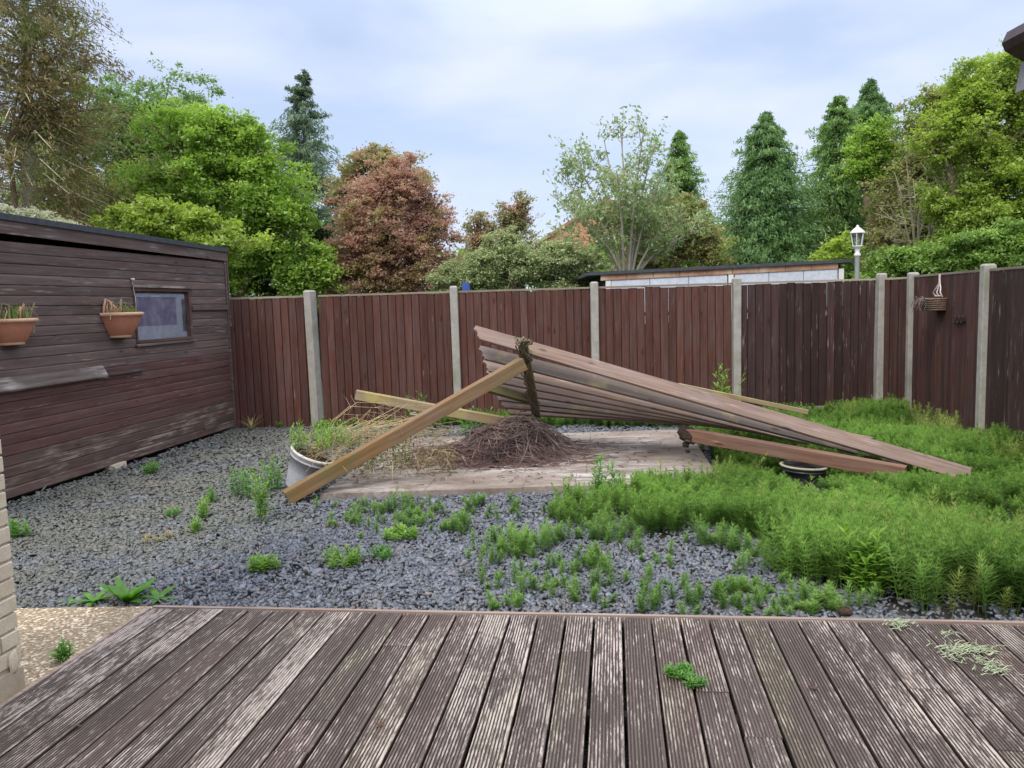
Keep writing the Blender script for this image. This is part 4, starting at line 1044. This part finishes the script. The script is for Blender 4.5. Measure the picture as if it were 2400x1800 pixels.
leafy('leafy weed just behind the tallest one on the slate', G(590, 1170), 6, .28, .07, 'wd_green', 10, .08, .016)
leafy('leafy weed left of the tall pair on the slate', G(556, 1166), 6, .24, .06, 'wd_green', 11, .08, .015)
leafy('bushy weed growing against the left side of the grey pot', G(648, 1150), 10, .30, .09, 'wd_green', 12, .08, .015)
leafy('yellowish weed in the middle of the slate left of the tall weeds', G(480, 1215), 6, .17, .05, 'wd_lime', 13, .07, .014)
leafy('short weed at the front left of the weed cluster', G(452, 1250), 5, .12, .04, 'wd_lime', 14, .06, .014)
leafy('small weed behind the yellowish one on the slate', G(498, 1180), 5, .14, .05, 'wd_green', 15, .06, .012)
leafy('low weed at the foot of the shed beside the pale block', G(362, 1112), 8, .12, .1, 'wd_green', 16, .08, .012)
leafy('little weed by the brick wall at the left edge', G(48, 1262), 7, .12, .06, 'wd_green', 17, .06, .016)
leafy('faint low weed in front of the shed on mossy slate', G(405, 1210), 5, .08, .07, 'wd_green', 18, .05, .012)
leafy('straggly dry weed on the mossy slate', G(372, 1266), 5, .05, .12, 'wd_dry', 19, .05, .010)
leafy('small pale weed in the concrete path strip', G(152, 1548, .03), 5, .09, .04, 'wd_green', 20, .06, .012)
leafy('green weed sprouting between two deck boards', G(1590, 1585, DZ), 20, .035, .055, 'wd_green', 21, .035, .008, per=10)
leafy('second tuft of the deck weed nearer the camera', G(1628, 1608, DZ), 12, .035, .035, 'wd_green', 22, .035, .008, per=9)
leafy('tall dark weed at the front edge of the concrete base right of centre', G(1405, 1180), 6, .36, .05, 'wd_green', 23, .10, .02, per=18)
leafy('second tall weed beside it in front of the concrete base', G(1440, 1178), 4, .34, .04, 'wd_green', 24, .09, .018, per=16)
leafy('yellow green leafy weed with a red base at the edge of the horsetail', G(2040, 1400), 9, .34, .08, 'wd_lime', 25, .12, .026, per=16)
leafy('small yellowing weed at the front of the slate patch', G(1835, 1348), 6, .2, .05, 'wd_lime', 26, .08, .016)
leafy('green shrubby weed poking up behind the long rafter by the fence', W(1682, 1000, 9.9) * 1, 12, .1, .14, 'wd_green', 27, .1, .02)
o = bpy.data.objects.get('weed')
tall = leafy('leafy weed rising beside the right middle fence post', Vector((W(1685, 930, 9.8).x, 9.8, 0)), 14, .80, .13, 'wd_lime', 28, .13, .022, per=16)
leafy('weed growing between the yellowish post and the fence', Vector((W(975, 950, 10.3).x, 10.3, .0)), 12, .52, .12, 'wd_green', 29, .10, .018, per=14)
leafy('weed under the crossing of the two posts near the twig heap', Vector((W(1105, 980, 9.6).x, 9.9, .0)), 12, .40, .2, 'wd_green', 30, .10, .018, per=14)
rosette('grass tuft at the far foot of the shed', G(590, 1010), 22, .3, .012, 'wd_dry', 31, 'grass_tuft', 1.6, .9)

# ------------------------------------------------------------------ horsetail
def horsetail_mesh(name, X, Y, H, label, seed, mat, z0=0.0, kind='stuff'):
    rng = np.random.default_rng(seed); N = len(X); V = []; F = 0
    nw, nb = 12, 7
    u = np.linspace(.18, 1.0, nw)[None, :, None] + rng.uniform(-.02, .02, (N, nw, 1))
    lean = rng.normal(0, .16, (N, 2)); 
    hz = H[:, None, None] * u
    bx = X[:, None, None] + lean[:, 0, None, None] * hz * u; by = Y[:, None, None] + lean[:, 1, None, None] * hz * u
    ang = rng.uniform(0, 2*np.pi, (N, nw, 1)) + np.arange(nb)[None, None] * 2*np.pi/nb + rng.uniform(-.3, .3, (N, nw, nb))
    prof = np.sin(np.pi * np.clip(u * .82 + .12, 0, 1)) ** .8 * .9 + .12
    L = (H[:, None, None] * .24 + .028) * prof * rng.uniform(.7, 1.2, (N, nw, nb))
    el = rng.uniform(.12, .75, (N, nw, nb)) + .55 * (u > .88)
    ce, se = np.cos(el), np.sin(el)
    p0 = np.stack(np.broadcast_arrays(bx, by, hz + z0, ), -1); p0 = np.broadcast_to(p0, (N, nw, nb, 3))
    dirv = np.stack([np.cos(ang) * ce, np.sin(ang) * ce, se], -1); tip = p0 + dirv * L[..., None]
    wv = np.stack([-np.sin(ang), np.cos(ang), 0 * ang], -1) * .0030
    tri = np.stack([p0 - wv, p0 + wv, tip], -2).reshape(-1, 3)
    nt_ = N * nw * nb
    loops = [np.arange(nt_ * 3)]; tots = [np.full(nt_, 3)]
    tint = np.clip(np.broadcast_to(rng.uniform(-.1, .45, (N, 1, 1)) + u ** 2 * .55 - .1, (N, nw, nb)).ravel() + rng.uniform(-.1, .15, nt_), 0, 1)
    # stems: crossed thin triangles
    sb = np.stack([X, Y, np.full(N, z0 - .01)], -1); st = np.stack([X + lean[:, 0] * H, Y + lean[:, 1] * H, H + z0], -1)
    vs = [tri]; k = nt_ * 3
    for w_ in ((.003, 0, 0), (0, .003, 0)):
        w_ = np.array(w_); s = np.stack([sb - w_, sb + w_, st], 1).reshape(-1, 3); vs.append(s); loops.append(np.arange(k, k + N * 3)); tots.append(np.full(N, 3)); k += N * 3
    tint = np.concatenate([tint, np.full(2 * N, .3)])
    me = mesh_np(name, np.concatenate(vs), np.concatenate(loops), np.concatenate(tots), {'tint': tint}); me.materials.append(mat)
    o = link(name, me); tag(o, label, 'weeds', kind=kind); return o
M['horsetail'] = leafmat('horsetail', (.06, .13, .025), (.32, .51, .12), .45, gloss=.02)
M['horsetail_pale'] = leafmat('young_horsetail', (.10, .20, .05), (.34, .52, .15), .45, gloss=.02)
tub2 = G(1880, 1086, .17)
pD0x, pD1x = W(1612, 1018, 7.55), G(2122, 1109, .15)
def cleared(x, y): return ((x - tub2.x) ** 2 + (y - tub2.y) ** 2 > .27 ** 2) & ~((np.abs(x - tub2.x) < .17) & (y < tub2.y) & (y > tub2.y - .38)) 
def field():
    x, y = scatter_region(42000, 1.0, 6.0, 3.0, 11.15)
    jx = (vnoise(x * 2.2, y * 2.2, 21) - .5) * .5 + RNG.normal(0, .05, len(x)); jy = (vnoise(x * 2.2, y * 2.2, 22) - .5) * .5 + RNG.normal(0, .05, len(x))
    k = inpoly(x + jx, y + jy, dense) & ~inpoly(x, y, pad_poly) & behind_deck(x, y) & cleared(x, y)
    fd = (cC - cB).normalized(); k &= ((x - cB.x) * fd.y - (y - cB.y) * fd.x) > .04      # inside the fence
    gap = vnoise(x * 1.7, y * 1.7, 2) * .5 + vnoise(x * 4.2, y * 4.2, 3) * .5; k &= gap > .24
    x, y, gap = x[k], y[k], gap[k]; keep = RNG.random(len(x)) < np.clip(1.2 - .07 * y, .35, 1) ; x, y, gap = x[keep], y[keep], gap[keep]
    h = .10 + .24 * vnoise(x * 1.3, y * 1.3, 7) + .16 * (vnoise(x * 4.2, y * 4.2, 3) - .3); h *= RNG.uniform(.7, 1.2, len(x))
    h = np.clip(h, .09, .42); h *= np.clip(1.0 - .05 * (y - 4), .7, 1.0); h = np.where((x < 2.3) & (y > 5.6), np.minimum(h, .17 * RNG.uniform(.7, 1.15, len(x))), h)
    # flattened where the fallen post and the tub lie on it
    ax, ay, bx_, by_ = pD0x[0], pD0x[1], pD1x[0], pD1x[1]; u_ = np.clip(((x - ax) * (bx_ - ax) + (y - ay) * (by_ - ay)) / ((bx_ - ax) ** 2 + (by_ - ay) ** 2), 0, 1)
    dist = np.hypot(x - ax - u_ * (bx_ - ax), y - ay - u_ * (by_ - ay)); front = y < ay + u_ * (by_ - ay) + .05
    lim = np.where(front, .10 + .09 * np.clip(dist, 0, 2.6) , .12 + .3 * dist); h = np.minimum(h, np.where((x > ax - .3) & (x < bx_ - .3), lim, 9) * RNG.uniform(.8, 1.15, len(x)))
    rx0, ry0, rx1, ry1 = W(1800, 970, 7.2).x, 7.2, G(2274, 1114, .08).x, G(2274, 1114, .08).y
    v_ = np.clip(((x - rx0) * (rx1 - rx0) + (y - ry0) * (ry1 - ry0)) / ((rx1 - rx0) ** 2 + (ry1 - ry0) ** 2), 0, .93)
    dr = np.hypot(x - rx0 - v_ * (rx1 - rx0), y - ry0 - v_ * (ry1 - ry0)); fr_ = y < ry0 + v_ * (ry1 - ry0) + .05
    h = np.minimum(h, np.where(fr_ & (dr < .9), (.07 + .16 * dr) * RNG.uniform(.8, 1.2, len(x)), 9))
    if len(x) > 8600: s = RNG.permutation(len(x))[:8600]; x, y, h = x[s], y[s], h[s]
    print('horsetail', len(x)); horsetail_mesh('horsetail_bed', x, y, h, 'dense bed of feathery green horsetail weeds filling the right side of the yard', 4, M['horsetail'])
field()
def dry_bed():
    x, y = scatter_region(3800, 1.0, 5.4, 3.4, 10.5); k = inpoly(x, y, dense) & ~inpoly(x, y, pad_poly) & behind_deck(x, y) & cleared(x, y) & (vnoise(x * 2, y * 2, 61) > .5); fd = (cC - cB).normalized(); k &= ((x - cB.x) * fd.y - (y - cB.y) * fd.x) > .05
    k &= ~((x < 4.2) & (y > 5.2)) | (RNG.random(len(x)) < .12)
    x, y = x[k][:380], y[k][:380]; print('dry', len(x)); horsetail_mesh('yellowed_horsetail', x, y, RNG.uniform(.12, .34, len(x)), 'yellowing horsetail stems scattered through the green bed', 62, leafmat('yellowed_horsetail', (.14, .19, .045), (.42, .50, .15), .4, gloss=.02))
dry_bed()
def strip(px_poly, n, h0, h1, name, label, mat, seed, patch=0.0, z=0.0):
    poly = gpoly(px_poly, z); xs_ = [p[0] for p in poly]; ys_ = [p[1] for p in poly]
    x, y = scatter_region(n, min(xs_), max(xs_), min(ys_), max(ys_)); k = inpoly(x + RNG.normal(0, .09, n), y + RNG.normal(0, .09, n), poly) & ~inpoly(x, y, pad_poly) & behind_deck(x, y) & (y < 11.1)
    if patch: k &= RNG.random(n) < np.clip(((vnoise(x * 2.3, y * 2.3, seed) * .5 + vnoise(x * 6.5, y * 6.5, seed + 1) * .5) - patch + .04) * 1.6, .03, .45)
    x, y = x[k], y[k]; h = RNG.uniform(h0, h1, len(x)) * (.7 + .6 * vnoise(x * 3.1, y * 3.1, seed)); print(name, len(x))
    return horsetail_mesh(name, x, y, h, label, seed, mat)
strip([(1020,1002),(1330,1000),(1620,1003),(1620,978),(1020,980)], 2600, .10, .24, 'horsetail_strip', 'narrow strip of horsetail behind the concrete base under the rafters', M['horsetail'], 41)
strip([(1080,1180),(1350,1178),(1480,1262),(1700,1255),(1850,1330),(2060,1440),(1500,1448),(1250,1430),(1120,1350),(1090,1260)], 5200, .05, .15, 'horsetail_seedlings', 'scattered young horsetail coming up through the slate in front of the base', M['horsetail_pale'], 42, .53)
strip([(1290,1180),(1420,1170),(1640,1150),(1690,1235),(1560,1265),(1480,1255),(1420,1215),(1330,1240)], 1700, .09, .20, 'horsetail_edge_clumps', 'taller horsetail clumps crowding the front right edge of the concrete base', M['horsetail'], 46, .30)
strip([(700,1185),(1100,1180),(1110,1250),(800,1270),(690,1225)], 1500, .05, .13, 'horsetail_fringe', 'sparse horsetail fringe along the slate left of centre', M['horsetail_pale'], 43, .58)
strip([(1130,1420),(1600,1440),(1950,1452),(1950,1385),(1500,1380),(1150,1385)], 2600, .04, .11, 'horsetail_edge', 'sparse low horsetail close to the deck edge', M['horsetail_pale'], 44, .56)
strip([(560,1006),(720,1008),(1000,1004),(1010,975),(560,985)], 1500, .05, .14, 'fence_foot_weeds', 'thin mossy weeds along the foot of the back fence near the shed', M['horsetail_pale'], 45, .45)

# ------------------------------------------------------------------ pots
def pot(name, label, loc, r0, r1, h, body, rim, tilt=(0, 0, 0), soil=True, ribs=True):
    t = empty(name, loc, 0, label, 'plant pot'); t.rotation_euler = tilt
    prof = [(r0, 0), (r0 + (r1-r0)*.4, h*.40), (r0 + (r1-r0)*.80, h*.80)] + ([(r1*.985, h*.80), (r1*.985, h*.835), (r1*.965, h*.84), (r1*.965, h*.87), (r1*.99, h*.875), (r1*.99, h*.9)] if ribs else []) + [(r1*.99, h*.93), (r1*.9, h*.93), (r1*.85, h*.7)]
    mb = MB(); mb.lathe(prof, 32); mb.lathe([(.002, .001), (r0, .001)], 32); mb.build('body', M[body], t)
    mb = MB(); mb.lathe([(r1*.98, h*.932), (r1*1.05, h*.935), (r1*1.06, h*.98), (r1*1.03, h), (r1*.95, h), (r1*.92, h*.94)], 32); mb.build('rim', M[rim], t)
    if soil: mb = MB(); mb.lathe([(.001, h*.9), (r1*.5, h*.9), (r1*.93, h*.86)], 20); mb.build('soil', M['soil'], t)
    return t
pl = G(716, 1152, .02)
p1 = pot('plant_pot', 'grey plastic pot tipped to the right under the diagonal post, holding a dead plant', (pl.x - .05, pl.y + .06, .05), .145, .20, .34, 'pot_grey', 'pot_rim', (R_(4), R_(24), 0))
pot('plant_pot', 'black pot with a pale rim half buried in horsetail under the fallen post', (tub2.x, tub2.y, -.09), .15, .19, .25, 'pot_black', 'pot_olive', (0, R_(3), 0))
p3 = Vector((W(988, 990, 10.05).x, 10.05, .0)); pot('plant_pot', 'small stone coloured pot on the far side of the diagonal post', p3, .10, .135, .30, 'pot_olive', 'pot_olive')
def dead_plant():
    t = empty('dead_plant', (pl.x + .12, pl.y + .08, .36), 0, 'straw coloured dead shrub sprawling out of the tipped grey pot', 'plant'); rr = random.Random(17); it = []; br = []
    for k in range(130):    # matted straw over the rim
        a = rr.uniform(0, 6.28); r = .22 * math.sqrt(rr.random()); p = Vector((r*math.cos(a) + .03, r*math.sin(a), rr.uniform(-.06, .07) - r*math.cos(a)*.35)); d = Vector((rr.uniform(-1, 1), rr.uniform(-1, 1), rr.uniform(-.5, .5))).normalized() * rr.uniform(.08, .25)
        it.append(([p, p + d*.5 + Vector((0, 0, .02)), p + d], .003, .0015))
    for k in range(42):   # long arching twigs to the right and behind
        p = Vector((rr.uniform(-.1, .25), rr.uniform(-.1, .2), 0)); q = Vector((rr.uniform(.2, 1.3), rr.uniform(-.1, .9), rr.uniform(-.05, .32))); m1 = p.lerp(q, .5) + Vector((rr.uniform(-.1, .1), 0, rr.uniform(0, .22)))
        br.append(([p, p.lerp(m1, .5) + Vector((0, 0, .06)), m1, q, q + Vector((rr.uniform(-.1, .15), 0, rr.uniform(-.15, .05)))], .0035, .0012))
        for s in range(3):
            b = m1.lerp(q, rr.random()); br.append(([b, b + Vector((rr.uniform(-.15, .15), rr.uniform(-.1, .1), rr.uniform(-.1, .15)))], .002, .001))
    for k in range(110):   # tangle hanging under the post on to the slabs
        x = rr.uniform(.25, 1.15); p = Vector((x, rr.uniform(-.15, .5), rr.uniform(-.26, .05))); d = Vector((rr.gauss(.2, .6), rr.gauss(0, .6), rr.gauss(-.2, .5))).normalized() * rr.uniform(.08, .28)
        z_ = lambda v: Vector((v.x, v.y, max(v.z, -.265)))
        it.append(([z_(p), z_(p + d*.5 + Vector((0, 0, .03))), z_(p + d)], .003, .001))
    o = tubes_obj('straw', it, M['straw'], t, 3); tag(o, kind='stuff'); o = tubes_obj('stems', br, M['straw'], t, 3); tag(o, kind='stuff')
    n = 1300; rng = np.random.default_rng(5); C = np.stack([rng.uniform(.2, 1.2, n), rng.uniform(-.1, .5, n), rng.uniform(-.25, .12, n)], -1)
    C = C[(C[:, 2] < .16 - .12 * C[:, 0])]; a, b = leaf_axes(len(C), .035, .014, .2, rng); leaf_obj('dry_leaves', C, a, b, rng.random(len(C)), leafmat('dry_olive_leaf', (.10, .085, .035), (.30, .26, .12), .3), t)
dead_plant()
leafy('fresh green weed growing out of the top of the tipped grey pot', Vector((pl.x + .15, pl.y + .12, .40)), 60, .22, .30, 'wd_lime', 33, .055, .010, per=12)
leafy('wispy weed behind the tipped grey pot', Vector((pl.x + .55, pl.y + .9, .0)), 22, .42, .30, 'wd_green', 34, .06, .010, per=14)
leafy('small weed in the stone coloured pot', p3 + Vector((0, 0, .28)), 10, .15, .07, 'wd_green', 35, .07, .014, per=12)

# ------------------------------------------------------------------ wall planters on the shed
def wall_planter(px, py, w, label, seed, stick=False):
    c = SL(px, py); base = shed.matrix_basis @ Vector((c.x, 0, c.z)) if False else (Matrix.Translation(sF) @ Matrix.Rotation(sang, 4, 'Z')) @ Vector((c.x, .022, c.z))
    t = empty('wall_planter', base, sang, label, 'planter', 'terracotta half baskets on the shed wall'); r = w / 2; h = w * .50
    mb = MB(); prof = [(r*.45, 0), (r*.62, h*.12), (r*.86, h*.6), (r*.97, h*.86)]
    mb.lathe(prof, 20, (0, 0, 0), 0, math.pi); mb.add([(-r*.97, 0, h*.86), (r*.97, 0, h*.86), (r*.45, 0, 0), (-r*.45, 0, 0)], [(0, 1, 2, 3)]); mb.lathe([(.001, .001), (r*.45, 0)], 20, (0, 0, 0), 0, math.pi)
    mb.build('bowl', M['terracotta'], t)
    mb = MB(); mb.lathe([(r*.95, h*.84), (r*1.06, h*.86), (r*1.07, h*.97), (r*1.0, h), (r*.93, h*.95), (r*.9, h*.8)], 20, (0, 0, 0), 0, math.pi); mb.lathe([(r*.43, -.012), (r*.52, -.01), (r*.54, .012), (r*.46, .02)], 20, (0, 0, 0), 0, math.pi); mb.build('rim', M['terra_rim'], t)
    mb = MB(); mb.lathe([(.001, h*.8), (r*.93, h*.8)], 18, (0, 0, 0), 0, math.pi); mb.build('soil', M['soil'], t)
    mb = MB(); rr = random.Random(seed)
    for i in range(70):
        a = rr.uniform(.2, 2.9); q = rr.uniform(0, r*.8); x = q*math.cos(a); 
        if stick: x = -abs(x) * 1.0 + .02
        blade(mb, (x, q*math.sin(a), h*.8), (rr.uniform(-.4, .4), rr.uniform(-.3, .4), 1.3), rr.uniform(.08, .2 if not stick else .15), .009, rr.uniform(.2, 1.2), 3)
    mb.build('grass', M['wd_grass'], t)
    it = []
    for i in range(26 if stick else 14):
        x = rr.uniform(.0, r*.9) if stick else rr.uniform(-r*.8, r*.8); p = Vector((x, rr.uniform(.02, r*.5), h*.8)); q = p + Vector((rr.uniform(-.08, .06), rr.uniform(0, .08), rr.uniform(.02, .2)))
        it.append(([p, q, q + Vector((rr.uniform(-.08, .08), .03, rr.uniform(-.14, -.02)))], .006 if stick else .003, .003))
    tubes_obj('dried_stems', it, M['straw'], t, 4)
    # wall bracket with curled clay-coloured scrolls
    mb = MB()
    sg = 1 if stick else -1
    for s in range(3):
        x0 = sg * (r*.9 - s*.045); mb.tube([(x0, .012, h*.85), (x0 - sg*.005, .02, h*1.25), (x0 - sg*.03 , .03, h*1.55 - s*.02), (x0 - sg*.06, .05, h*1.45 - s*.03), (x0 - sg*.09 , .07, h*.95)], .014, .011, 6)
    mb.build('scroll_bracket', M['terra_rim'], t)
    if stick:
        q = SL(303, 655); k = Vector((q.x - c.x, 0, q.z - c.z)); mb = MB(); mb.tube([(k.x, .012, k.z), (k.x, .02, k.z - .12), (k.x - .008, .03, k.z - .2), (k.x + .01, .04, h*.9)], .004, .004, 5); mb.build('hook', M['pink_metal'], t)
        mb = MB(); mb.lathe([(.001, .014), (.018, .010), (.024, 0), (.018, -.010), (.001, -.012)], 14, (k.x, .018, k.z)); mb.build('hook_knob', M['white_paint'], t)
wp = SL(272, 790); w_near = (SL(228, 760) - SL(322, 760)).length
wall_planter(272, 789, w_near * .74, 'terracotta half basket hanging just left of the shed window', 3, True)
wall_planter(18, 806, (SL(0, 760) - SL(60, 760))  .length * 1.45, 'terracotta half basket with tall grass at the left edge of the photo', 4)

# wicker basket and scroll bracket on the right fence
def fence_basket():
    fd = (cC - cB).normalized(); fn = Vector((fd.y, -fd.x, 0)); 
    if fn.x > 0: fn = -fn
    q = onplane(2205, 725, cB + fn * .03, fn); ang = math.atan2(fd.y, fd.x)
    t = empty('hanging_basket', q, ang, 'brown wicker trough hung from a pale scroll bracket on the right fence', 'hanging basket')
    s = -1 if (Matrix.Rotation(-ang, 3, 'Z') @ fn).y < 0 else 1
    w = .19; d = .19; h = .15
    mb = MB()
    for i in range(6):
        z_ = i * h / 6; k = .82 + .18 * i / 5; mb.tube([(-w*k, 0, z_), (-w*k, s*d*k, z_), (w*k, s*d*k, z_), (w*k, 0, z_)], .014, .014, 6)
    mb.box(-w*.8, w*.8, min(0, s*d*.8), max(0, s*d*.8), 0, h*.8); mb.build('basket', M['wicker'], t)
    it = [];
    for a in (-.10, .0, .10):
        it.append(([(a, s*.02, h), (a*1.2, s*.05, h + .05), (a*.7, s*.03, h + .11), (a*.2, s*.02, h + .16), (0, s*.02, h + .23)], .009, .008))
    it.append(([(0, s*.02, h + .12), (0, s*.02, h + .27)], .012, .012)); it.append(([(-.11, s*.03, h + .01), (.11, s*.03, h + .01)], .010, .010))
    tubes_obj('scroll_bracket', it, M['pink_metal'], t, 6)
    it = []; rr = random.Random(2)
    for i in range(24):
        p = Vector((rr.uniform(-.22, .1), s * rr.uniform(.1, .2), h*.7)); it.append(([p, p + Vector((rr.uniform(-.05, .05), s*.05, rr.uniform(0, .06))), p + Vector((rr.uniform(-.08, .04), s*.09, rr.uniform(-.14, .0)))], .006, .003))
    tubes_obj('dead_stems', it, M['twig'], t, 4)
    q2 = onplane(2250, 752, cB + fn * .03, fn); t2 = empty('iron_hook', q2, ang, 'small dark iron scroll hook on the fence below the wicker basket', 'hook')
    it = []
    for k in range(3):
        x = -.12 + k * .11; it.append(([(x, s*.01, .03), (x + .03, s*.02, .06), (x + .06, s*.02, .02), (x + .04, s*.03, -.03), (x + .01, s*.03, -.02)], .009, .007))
    it.append(([(-.16, s*.01, -.03), (.18, s*.01, .0)], .009, .009)); tubes_obj('scroll', it, M['iron'], t2, 5)
fence_basket()

# ------------------------------------------------------------------ bits on the deck
def clippings(label, pts, n, seed, L=.07):
    loc = G(*pts[0], DZ); t = empty('clippings', loc, 0, label, 'clippings'); rr = random.Random(seed); it = []
    ws = [G(a, b, DZ) - loc for a, b in pts]
    for i in range(n):
        k = rr.randrange(len(ws)); p = ws[k] + Vector((rr.gauss(0, .035), rr.gauss(0, .02), rr.uniform(.003, .022))); d = Vector((rr.gauss(.8, .5), rr.gauss(0, .6), rr.uniform(-.1, .15))).normalized() * L * rr.uniform(.4, 1.1)
        q = p + d; q.z = max(.003, q.z); it.append(([p, p + d*.5 + Vector((0, 0, .006)), q], .0024, .0012))
    tag(tubes_obj('strands', it, M['lichen'], t, 3), kind='stuff')
clippings('pale green clump of dried clippings on the right of the deck', [(2225,1520),(2250,1528),(2280,1535),(2235,1545),(2215,1530),(2270,1525),(2290,1532)], 120, 1, .055)
clippings('thin tail of pale clippings trailing right along a board gap', [(2305,1560),(2320,1575),(2335,1585),(2215,1492)], 60, 2, .05)
clippings('small pale clump caught at the deck edge', [(2105,1466),(2115,1475),(2100,1470)], 50, 3, .04)
q = G(1981, 1434, .03); mb = MB(); mb.blob((0, 0, 0), (.035, .03, .026), 4, 7)
for i in range(30):
    a = i * 2.4; r = .032 * math.sin(math.pi * (i + 1) / 32); zz = .026 * math.cos(math.pi * (i + 1) / 32); mb.add([(r*math.cos(a) - .006, r*math.sin(a), zz), (r*math.cos(a) + .006, r*math.sin(a), zz), (r*1.35*math.cos(a), r*1.35*math.sin(a), zz + .006)], [(0, 1, 2)])
o = mb.build('pine_cone', M['cone'], None, q); tag(o, 'brown pine cone on the slate just behind the deck edge', 'pine cone')
def deadleaf(px, py, label, s, seed, name='dead_leaf'):
    q = G(px, py, DZ + .004); mb = MB(); rr = random.Random(seed); n = 8
    vs = [(0, 0, .004)] + [(s*(1 + rr.uniform(-.25, .25))*math.cos(a*.785), s*.5*(1 + rr.uniform(-.3, .3))*math.sin(a*.785), rr.uniform(0, .012)) for a in range(n)]
    mb.add(vs, [(0, 1 + i, 1 + (i + 1) % n) for i in range(n)], True); o = mb.build(name, M['dead_leaf'], None, q); tag(o, label, 'leaf')
deadleaf(1906, 1613, 'curled dark leaf on the deck right of the green tuft', .022, 1)
deadleaf(890, 1700, 'dark leaf scrap on the deck left of centre', .016, 2)
deadleaf(186, 1704, 'dark leaf scrap wedged between the left deck boards', .016, 3)
deadleaf(1646, 1506, 'small dark speck of leaf near the deck edge', .007, 4)
deadleaf(1778, 1503, 'dark speck of leaf on the mossy board right of it', .007, 5)
